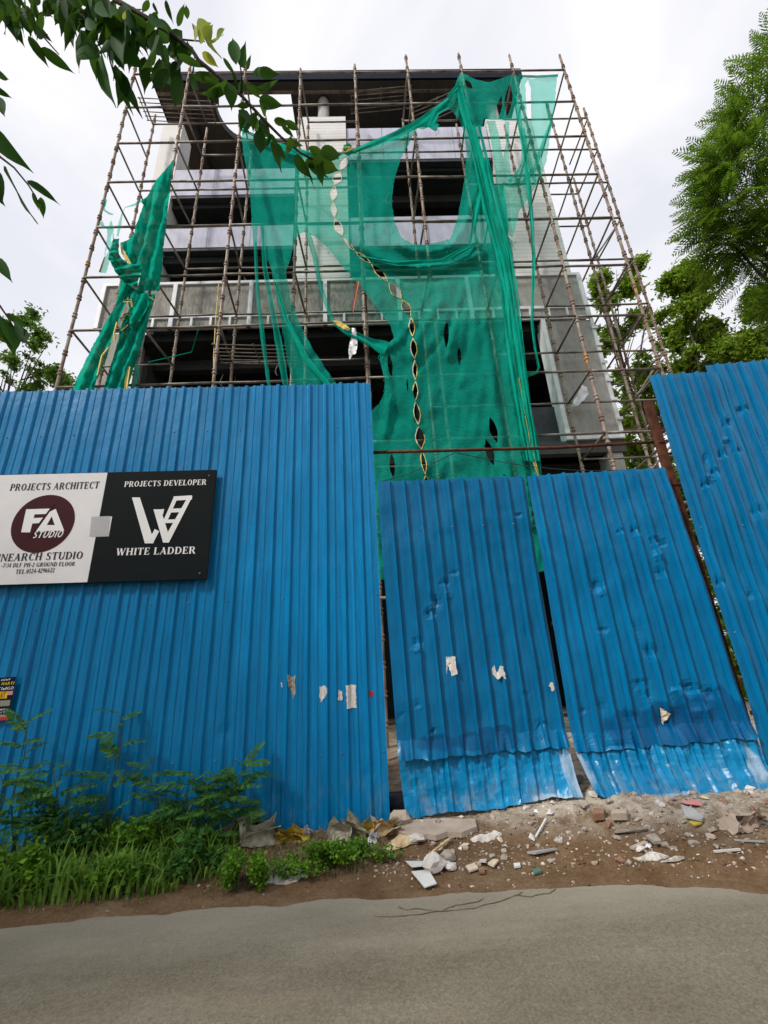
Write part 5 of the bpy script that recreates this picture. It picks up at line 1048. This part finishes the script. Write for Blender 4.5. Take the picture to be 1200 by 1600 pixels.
stick('paper_scrap', [(448,1053),(455,1058),(461,1054),(460,1070),(462,1080),(457,1094),(455,1080),(450,1072)], LS, 'ragged brown torn paper remnant left of the other scraps on the left fence', 'paper', M['paper_brown'])
stick('paper_scrap', [(439,1064),(441,1074),(438,1073)], LS, 'tiny sliver of torn paper beside the ragged brown remnant', 'paper', M['paper'], 2)
stick('paper_scrap', [(499,1073),(507,1071),(512,1076),(509,1088),(501,1098),(499,1090)], LS, 'white curved torn paper scrap on the left fence', 'paper', M['paper'])
stick('paper_scrap', [(529,1078),(534,1080),(535,1095),(528,1094)], LS, 'small thin paper shred left of the white rectangular slip', 'paper', M['paper'], 2.5)
stick('paper_scrap', [(540,1071),(548,1069),(556,1071),(557,1106),(542,1107)], LS, 'white rectangular paper slip near the right edge of the left fence', 'paper', M['paper'])
rp = stick('paper_scrap', [(577,1080),(583,1079),(584,1087),(576,1088)], LS, 'tiny red and blue sticker remnant at the left fence edge', 'paper', M['red_print'], 2)
GS = lambda x, z: FY-0.030
def on_leaf(surf, x0, w):
    """depth of a gate sheet near a point, from its nearest surveyed vertex"""
    tab = []
    for i in range(0, 120):
        for j in range(0, 60): p = surf(w*i/119, j/59*0.45); tab.append(p)
    def f(x, z): return min((p for p in tab if abs(p.x-x) < 0.04 and abs(p.z-z) < 0.05), key=lambda p: p.y, default=Vector((0, FY-0.03, 0))).y
    return f
GA = on_leaf(surfA, 0.1, 1.78); GB = on_leaf(surfB, 1.94, 1.715)
stick('paper_scrap', [(697,1026),(711,1026),(714,1053),(705,1056),(700,1040),(698,1054)], GA, 'white torn paper rectangle with red marks on the first gate leaf', 'paper', M['paper'])
stick('paper_scrap', [(768,1048),(773,1040),(776,1052),(781,1040),(786,1042),(790,1062),(784,1056),(778,1062),(774,1058)], GA, 'scraped white paper streaks on the first gate leaf', 'paper', M['paper'], 2.5)
stick('paper_scrap', [(858,1066),(864,1067),(865,1079),(860,1080)], GA, 'small white paper chip at the right edge of the first gate leaf', 'paper', M['paper'], 2.5)
stick('tape_scrap', [(1033,1106),(1048,1116),(1039,1133)], GB, 'cream triangular tape scrap on the crumpled gate leaf', 'tape', M['cream'], 3)
ps = thing('poster', 'small dark blue advert poster with yellow and red bands at the left edge', 'poster', PY(2, 1124, FY-0.03))
def psurf(lift): return lambda x, z: FY-0.045-lift
def pq(x0, x1, y0, y1):      # poster coordinates in photo pixels, edges follow its taper
    def e(x, y): return (x - (y-1058)*0.165*(x+30)/57, y - (x)*0.06)
    return [e(x0, y0), e(x1, y0), e(x1, y1), e(x0, y1)]
stick('sheet', pq(-30, 27, 1059, 1126), psurf(0.0), None, None, M['navy_print'], 8, ps, 0, 0)
for (a, b, c, d, mt) in [(-30, 17, 1081, 1092, 'yellow_print'), (17, 26, 1081, 1087, 'pink_print'), (-30, 24, 1095, 1104, 'grey_print'), (-30, 26, 1117, 1121, 'grey_print'), (-30, 26, 1121, 1126, 'red_print')]: stick('print_band', pq(a, b, c, d), psurf(0.0), None, None, M[mt], 8, ps, 0.0012, 0)
def ptext(s, x0, x1, yb, yt, mt, serif=False):
    e = lambda x, y: (x - (y-1058)*0.165*(x+30)/57, y - x*0.06)
    a = PY(*e(x0, yb), FY-0.045); b = PY(*e(x1, yb), FY-0.045); h_ = PY(*e(x0, yt), FY-0.045).z-a.z
    text_objs(s, (a.x, a.z), (b.x, b.z), h_, serif, 0.15, M[mt], ps, FY-0.0475)
ptext('HARTI', 3, 24, 1071, 1066.5, 'yellow_print'); ptext('C180GO', -2, 24, 1078.5, 1074, 'print_white'); ptext('NT', 2, 12, 1091.5, 1081.5, 'red_print'); ptext('DENT', 2, 17, 1064, 1061.5, 'print_white'); ptext('CENTRE', -2, 20, 1110.5, 1108, 'print_white'); ptext('SECT', -2, 15, 1115, 1112.5, 'print_white')

# ------------------------------------------------------------------ rubbish and rubble on the verge
M['stone'] = simple('broken_stone', (0.26, 0.22, 0.18), (0.42, 0.37, 0.32), 0.9, 14, 0.5); M['plaster'] = simple('white_plaster', (0.50, 0.46, 0.43), (0.66, 0.62, 0.58), 0.85, 15, 0.4)
M['pinkslab'] = simple('pinkish_cement_slab', (0.36, 0.28, 0.22), (0.46, 0.38, 0.31), 0.9, 6, 0.5); M['brick'] = simple('dull_brick', (0.20, 0.10, 0.06), (0.32, 0.20, 0.14), 0.9, 10, 0.5)
M['greytile'] = simple('grey_tile', (0.32, 0.33, 0.33), (0.42, 0.43, 0.43), 0.5, 5, 0.1); M['whitetile'] = simple('white_board', (0.58, 0.58, 0.57), (0.70, 0.70, 0.69), 0.55, 5, 0.1); M['greentile'] = simple('green_glass_tile', (0.08, 0.16, 0.11), (0.12, 0.22, 0.15), 0.3, 6, 0)
M['sack'] = simple('dirty_woven_sack', (0.20, 0.17, 0.10), (0.58, 0.54, 0.45), 0.9, 11, 1.0, 22); M['yellow_film'] = simple('yellow_wrapper', (0.30, 0.21, 0.05), (0.66, 0.49, 0.06), 0.45, 16, 1.0, 24); M['white_cloth'] = simple('white_rag', (0.30, 0.26, 0.21), (0.70, 0.68, 0.63), 0.9, 13, 1.0, 24)
M['orange_paper'] = simple('orange_stained_paper', (0.42, 0.26, 0.09), (0.68, 0.58, 0.40), 0.8, 13, 0.9, 24)
def ico(sub):
    bm = bmesh.new(); bmesh.ops.create_icosphere(bm, subdivisions=sub, radius=1); v = [tuple(p.co) for p in bm.verts]; f = [tuple(q.index for q in p.verts) for p in bm.faces]; bm.free(); return v, f
I1, I2, I4 = ico(1), ico(2), ico(4)
def stone_mb(c, r, seed, I=I2, rough=0.35):
    s = random.Random(seed); vs = []; ax = (s.uniform(.7, 1.3), s.uniform(.7, 1.3), s.uniform(.45, .8)); ang = s.uniform(0, 6.28)
    for v in I[0]:
        k = 1+rough*noise.noise(Vector(v)*1.4+Vector((seed*3.1, seed, 0)))*1.4; x, y, z = v[0]*ax[0]*k, v[1]*ax[1]*k, v[2]*ax[2]*k
        vs.append((c[0]+r*(x*math.cos(ang)-y*math.sin(ang)), c[1]+r*(x*math.sin(ang)+y*math.cos(ang)), c[2]+r*z))
    mb = MB(); mb.add(vs, I[1]); return mb
def gp(px, py):
    """where a sight line meets the verge"""
    z = 0.1
    for _ in range(12): p = PZ(px, py, z); z = 0.5*z+0.5*verge_h(p.x, p.y)
    return PZ(px, py, z)
def crumple(name, px, py, rx, ry, h, mat, label, cat, seed, mix=None):
    """limp sheeting heaped up: straight crossing creases, ragged hem lying on the dirt"""
    c = gp(px, py); na, nr = 64, 20; r_ = random.Random(int(seed*1000)); vs = []; sv = Vector((seed*1.7, seed*0.9, seed))
    cre = []
    for k in range(17):
        a = r_.uniform(0, 6.28); cre.append((r_.uniform(-.7, .7), r_.uniform(-.7, .7), math.cos(a), math.sin(a), r_.choice((-1, 1))*r_.uniform(.25, .75)*(1.0 if k < 6 else 0.55)))
    raw = {}
    for j in range(nr+1):
        for i in range(na):
            a = 2*math.pi*i/na; lim = 0.92+0.42*noise.noise(Vector((math.cos(a)*1.1, math.sin(a)*1.1, seed)))+0.20*noise.noise(Vector((math.cos(a)*3.5, math.sin(a)*3.5, seed)))
            r = j/nr; u = math.cos(a)*r*lim; v = math.sin(a)*r*lim; w = 0.12*noise.noise(Vector((u*2, v*2, seed)))
            raw[(i, j)] = (u, v, r, sum(m_*abs((u-x0)*dx+(v-y0)*dy+w) for x0, y0, dx, dy, m_ in cre))
    lo = min(q[3] for q in raw.values()); hi = max(q[3] for q in raw.values())
    for j in range(nr+1):
        for i in range(na):
            u, v, r, s_ = raw[(i, j)]; k = (s_-lo)/(hi-lo); dome = max(0, 1-r**3.0); z = h*dome*(0.12+(0.62 if h >= 0.07 else 1.05)*k)
            x = c.x+rx*(u+0.10*(k-.5)); y = c.y+ry*(v+0.14*(k-.5)); vs.append((x, y, verge_h(x, y)+z+0.006*(r < 0.98)+0.012*k*(r > 0.85)))
    mb = MB(); mb.add(vs, [(j*na+i, j*na+(i+1) % na, (j+1)*na+(i+1) % na, (j+1)*na+i) for j in range(1, nr) for i in range(na)]+[tuple(range(na, 2*na))])
    if h < 0.07: return setp(fix_normals(obj(name, mb, mat, smooth=False)), label, cat)
    t = thing(name, label, cat, c); fix_normals(obj('heap', mb, mat, t, smooth=False))
    for k in range(7):                  # loose folds of the same sheeting lying over the heap
        q = r_.random()**.5*0.75; a = r_.uniform(0, 6.28); fx = c.x+rx*q*math.cos(a); fy = c.y+ry*q*math.sin(a)-0.02; fz = verge_h(fx, fy)+h*(0.30+0.45*(1-q))
        X = Vector((math.cos(a*1.7), math.sin(a*1.7)*.6, r_.uniform(-.5, .5))).normalized(); Y_ = Vector((r_.uniform(-.5, .5), -.55, r_.uniform(.2, .9))); Z_ = X.cross(Y_).normalized(); Y_ = Z_.cross(X)
        sa = rx*r_.uniform(.35, .6); sb = min(sa*.8, h*r_.uniform(.5, .9)); cr = [(r_.uniform(-.6, .6), r_.uniform(0, 6.28), r_.uniform(.1, .5)*r_.choice((-1, 1))) for _ in range(5)]; n = 11; vs = []
        for jj in range(n+1):
            for ii in range(n+1):
                u = ii/n*2-1; v = jj/n*2-1; edge = 1+0.18*noise.noise(Vector((u*2, v*2, seed+k))); zz = sum(m_*abs(u*math.cos(g_)+v*math.sin(g_)-o_) for o_, g_, m_ in cr)-0.45*(u*u+v*v)*.6
                p = Vector((fx, fy, fz))+X*sa*u*edge+Y_*sb*v*edge+Z_*sb*0.45*zz; p.z = max(p.z, verge_h(p.x, p.y)+0.004); p.y = min(p.y, FY-0.05); vs.append(p)
        m2 = MB(); W = n+1; m2.add(vs, [(y_*W+x_, y_*W+x_+1, (y_+1)*W+x_+1, (y_+1)*W+x_) for y_ in range(n) for x_ in range(n)]); obj('fold', m2, mat, t, smooth=True)
    return t
def plate(name, corners, th, mat, label, cat, tilt=0.0, lift=0.006):
    P_ = [gp(x, y) for x, y in corners]; zz = [verge_h(p.x, p.y) for p in P_]; m_ = max(zz); n = len(P_)
    top = [Vector((p.x, p.y, 0.5*z+0.5*m_+lift+th+tilt*(k >= n//2))) for k, (p, z) in enumerate(zip(P_, zz))]; mb = MB()
    mb.add([*top, *[t-Vector((0, 0, th)) for t in top]], [tuple(range(n)), tuple(range(2*n-1, n-1, -1))]+[(k, n+k, n+(k+1) % n, (k+1) % n) for k in range(n)]); o = obj(name, mb, mat); fix_normals(o); return setp(o, label, cat)
def stick3(name, a, b, w, h, mat, label, cat, lift=0.01):
    A = gp(*a); B_ = gp(*b); mb = MB(); mb.bar(A+Vector((0, 0, lift)), B_+Vector((0, 0, lift+0.01)), w, h); return setp(obj(name, mb, mat), label, cat)
crumple('woven_sack', 392, 1312, 0.27, 0.16, 0.17, M['sack'], 'dirty white woven sack slumped against the fence left of the yellow wrappers', 'sack', 1.3)
crumple('woven_sack', 548, 1308, 0.24, 0.12, 0.12, M['sack'], 'dusty beige sack behind the low green bush', 'sack', 6.1)
crumple('cloth_rag', 441, 1368, 0.21, 0.13, 0.06, M['white_cloth'], 'crumpled whitish rag below the woven sack by the road', 'rag', 2.7)
crumple('wrapper', 462, 1312, 0.14, 0.08, 0.10, M['yellow_film'], 'bright yellow plastic wrapper right of the woven sack', 'wrapper', 3.1)
crumple('wrapper', 440, 1315, 0.08, 0.06, 0.10, M['yellow_film'], 'smaller dull yellow wrapper touching the woven sack', 'wrapper', 3.9)
crumple('wrapper', 575, 1300, 0.10, 0.06, 0.11, M['yellow_film'], 'yellow wrapper on the right end of the beige sack', 'wrapper', 5.9)
crumple('paper_heap', 598, 1300, 0.15, 0.10, 0.10, M['orange_paper'], 'orange stained paper heap at the right corner of the left fence', 'paper', 4.4)
crumple('plastic_bag', 582, 1315, 0.05, 0.05, 0.10, M['plastic'], 'small white plastic bag with pink edge beside the low bush', 'bag', 5.2)
crumple('wrapper', 625, 1320, 0.14, 0.06, 0.05, M['orange_paper'], 'flattened yellowish paper at the foot of the fence gap', 'paper', 8.2)
crumple('plastic_bag', 478, 1306, 0.05, 0.04, 0.12, M['plastic'], 'small white bag behind the bright yellow wrapper', 'bag', 7.7)
plate('cement_slab', [(618,1306),(640,1318),(668,1314),(682,1318),(700,1310),(722,1312),(746,1299),(742,1284),(690,1282),(625,1288)], 0.04, M['pinkslab'], 'pale pinkish cement slab under the first gate leaf', 'slab', 0.0, -0.022)
setp(obj('rubble_block', stone_mb(gp(625, 1290)+Vector((0, 0, .06)), 0.10, 3), M['pinkslab']), 'pale rubble block under the gap beside the left fence', 'rubble')
wbd = plate('white_board', [(634,1349),(662,1348),(672,1362),(644,1365)], 0.006, M['whitetile'], 'upper white board fragment leaning on the plaster lump', 'board', 0.02)
plate('white_board', [(643,1366),(670,1363),(683,1388),(664,1395)], 0.006, M['whitetile'], 'long white board fragment lying at the road edge', 'board', 0.0, 0.012)
setp(obj('plaster_lump', stone_mb(gp(678, 1358)+Vector((0, 0, .04)), 0.085, 5), M['plaster']), 'big white plaster lump beside the board fragments', 'rubble')
setp(obj('plaster_lump', stone_mb(gp(651, 1316)+Vector((0, 0, .03)), 0.06, 8), M['plaster']), 'pinkish plaster lump below the cement slab', 'rubble')
setp(obj('plaster_lump', stone_mb(gp(704, 1357)+Vector((0, 0, .015)), 0.05, 9), M['plaster']), 'small pale plaster lump right of the big one', 'rubble')
setp(obj('dark_stone', stone_mb(gp(700, 1343)+Vector((0, 0, .02)), 0.06, 12), M['stone']), 'grey-brown stone behind the big plaster lump', 'stone')
plate('tile_piece', [(728,1358),(742,1352),(748,1362),(734,1367)], 0.012, M['cream'], 'cream tile shard, leftmost of the four together', 'tile')
plate('tile_piece', [(750,1347),(761,1346),(760,1357),(750,1356)], 0.012, M['plaster'], 'white tile shard standing above the cream ones', 'tile', 0.02)
plate('tile_piece', [(762,1354),(772,1346),(780,1348),(772,1360)], 0.012, M['cream'], 'cream tile shard, rightmost of the four together', 'tile')
plate('tile_piece', [(748,1360),(758,1359),(758,1368),(749,1368)], 0.012, M['brick'], 'reddish tile shard, lowest of the four together', 'tile')
plate('tile_piece', [(824,1337),(862,1330),(872,1333),(838,1342)], 0.014, M['greytile'], 'long grey tile strip on the dirt below the gate gap', 'tile', 0.012)
plate('tile_piece', [(832,1362),(843,1360),(847,1366),(835,1370)], 0.012, M['greentile'], 'small green glass tile shard near the road', 'tile')
plate('tile_piece', [(803,1353),(813,1352),(814,1358),(804,1360)], 0.012, M['whitetile'], 'single small white tile chip near the road', 'tile')
plate('tile_piece', [(1066,1267),(1088,1276),(1102,1284),(1098,1290),(1072,1280)], 0.014, M['greytile'], 'grey slate piece propped under the crumpled gate leaf', 'tile', -0.03, 0.03)
plate('packet', [(1064,1258),(1092,1256),(1100,1266),(1072,1262)], 0.008, M['pink_print'], 'red and white torn packet under the crumpled gate leaf', 'packet', 0.0, 0.02)
plate('packet', [(1077,1287),(1089,1284),(1099,1293),(1086,1298)], 0.01, M['yellow_film'], 'yellow packet lying by the grey slate piece', 'packet')
crumple('woven_sack', 1160, 1292, 0.19, 0.09, 0.09, M['pinkslab'], 'brown folded sack half buried at the far right', 'sack', 9.4)
crumple('plastic_strip', 1020, 1342, 0.12, 0.025, 0.03, M['white_cloth'], 'white crumpled plastic strip on the dirt near the right', 'plastic', 10.4)
crumple('plastic_strip', 1052, 1347, 0.10, 0.02, 0.03, M['white_cloth'], 'thin tail of white plastic right of the crumpled strip', 'plastic', 11.4)
plate('brick_piece', [(928,1290),(946,1286),(948,1276),(930,1278)], 0.05, M['brick'], 'brick half buried left under the crumpled gate leaf', 'brick')
plate('brick_piece', [(958,1290),(982,1287),(982,1276),(960,1278)], 0.05, M['pinkslab'], 'dusty brick half right of the buried one', 'brick')
plate('plank_piece', [(960,1304),(1010,1297),(1016,1302),(965,1309)], 0.015, M['stone'], 'flat pale splintered plank on the rubble', 'plank', 0.015)
plate('plank_piece', [(985,1330),(1008,1318),(1014,1322),(992,1333)], 0.015, M['pinkslab'], 'short brown plank piece below the splintered plank', 'plank')
plate('plank_piece', [(1010,1312),(1024,1308),(1036,1324),(1024,1326)], 0.02, M['stone'], 'broken grey-brown slab end on the rubble heap', 'plank')
stick3('stick', (1116,1333), (1158,1332), 0.018, 0.012, M['plaster'], 'pale wooden stick lying flat at the far right', 'stick')
stick3('stick', (838,1312), (854,1286), 0.014, 0.012, M['whitetile'], 'white stick standing out of the dirt below the gate gap', 'stick', 0.02)
stick3('stick', (1148,1315), (1195,1320), 0.016, 0.01, M['greytile'], 'thin grey strip near the right edge', 'stick')
stick3('stick', (668,1345), (705,1318), 0.02, 0.012, M['orange_paper'], 'yellowish splinter above the big plaster lump', 'stick', 0.03)
crumple('cloth_rag', 760, 1313, 0.13, 0.035, 0.04, M['plaster'], 'pale grey rag shreds in the middle of the dirt', 'rag', 12.1)
setp(obj('rubble_block', stone_mb(gp(905, 1225)+Vector((0, .05, .05)), 0.08, 17), M['plaster']), 'pale rubble chunk wedged in the gap between the gate leaves', 'rubble')
for k, (x, y, r, lab) in enumerate([(885,1215,.07,''), (898,1245,.06,''), (915,1265,.05,'')]):
    setp(obj('rubble_chunk', stone_mb(gp(x, y)+Vector((0, .03, .03)), r, 30+k), M['stone']), 'grey rubble chunk at the foot of the gap between gate leaves', 'rubble', 'rubble in the gate gap')
rs2 = random.Random(44)
def zone(x):          # stones lie mostly right of the left fence
    return 0.12 if x < -0.1 else 1.0
cnt = 0
SM = [M['stone'], M['plaster'], M['stone'], M['pinkslab'], M['brick'], M['stone']]
while cnt < 165:
    x = rs2.uniform(-0.2, 3.9); y = rs2.uniform(4.0, 4.9)
    if rs2.random() > zone(x) or y < float(np.interp(x, EDX, EDY))+0.28: continue
    r = rs2.uniform(0.014, 0.036)*(1.25 if x > 1.7 else 0.9); mi = rs2.randrange(6)
    setp(obj('rubble_stone', stone_mb((x, y, verge_h(x, y)+r*0.25), r, 100+cnt, I1, 0.5), SM[mi]), 'small %s %s' % (('grey-brown broken stone', 'white plaster chip', 'grey-brown broken stone', 'pale pinkish cement chip', 'reddish brick chip', 'grey-brown broken stone')[mi], 'below the first gate leaf' if x < 1.2 else 'below the gap between the gate leaves' if x < 2.2 else 'below the crumpled gate leaf' if x < 3.1 else 'on the dirt near the right edge'), 'stone', 'small stones on the dirt'); cnt += 1
mb = MB(); k = 0
while k < 4200:
    x = rs2.uniform(-5, 4.2); y = rs2.uniform(3.75, 4.95); e = float(np.interp(x, EDX, EDY))
    if rs2.random() > (0.15 if x < 0 else 0.9) or y < e+0.02 or (y < e+0.25 and rs2.random() < 0.75): continue
    r = 0.003+0.010*rs2.random()**2; mb.add(*(lambda m_: (m_.v, m_.f))(stone_mb((x, y, verge_h(x, y)+r*.3), r, k % 37, I1, 0.6)), mi=rs2.choice((0, 0, 3, 3, 3, 0, 3, 2, 2, 3, 1, 0))); k += 1
setp(obj('gravel', mb, [M['stone'], M['plaster'], M['pinkslab'], M['dirt']]), 'fine gravel and plaster crumbs strewn over the dirt verge', kind='stuff')
for k in range(26):
    x = rs2.uniform(0.1, 3.8); y = rs2.uniform(4.05, 4.8)
    if y < float(np.interp(x, EDX, EDY))+0.3: continue
    r = rs2.uniform(0.02, 0.05); a0 = rs2.uniform(0, 6.28); n = rs2.randint(4, 6); mb = MB(); P_ = [(x+r*rs2.uniform(.5, 1.2)*math.cos(a0+6.28*q/n), y+r*rs2.uniform(.4, .9)*math.sin(a0+6.28*q/n)) for q in range(n)]
    z0 = verge_h(x, y)+0.012; mb.add([(x, y, z0+rs2.uniform(.0, .02))]+[(px, py, verge_h(px, py)+rs2.uniform(0.0, .022)) for px, py in P_], [(0, 1+q, 1+(q+1) % n) for q in range(n)])
    mi = rs2.randrange(4); setp(obj('litter_scrap', mb, (M['paper'], M['cream'], M['paper_brown'], M['plastic'])[mi]), 'small %s scrap trodden into the dirt %s' % (('grey paper', 'cream paper', 'brown paper', 'white plastic')[mi], 'below the first gate leaf' if x < 1.9 else 'below the crumpled gate leaf'), 'litter', 'litter scraps on the dirt')
# a drain pipe stub and rubble seen through the slit beside the left fence
mb = MB(); mb.tube([(0.02, 5.08, 0.28), (0.5, 5.10, 0.28)], 0.085, 16); setp(obj('drain_pipe', mb, M['slate'], smooth=True), 'dark pipe lying behind the slit beside the left fence', 'pipe')
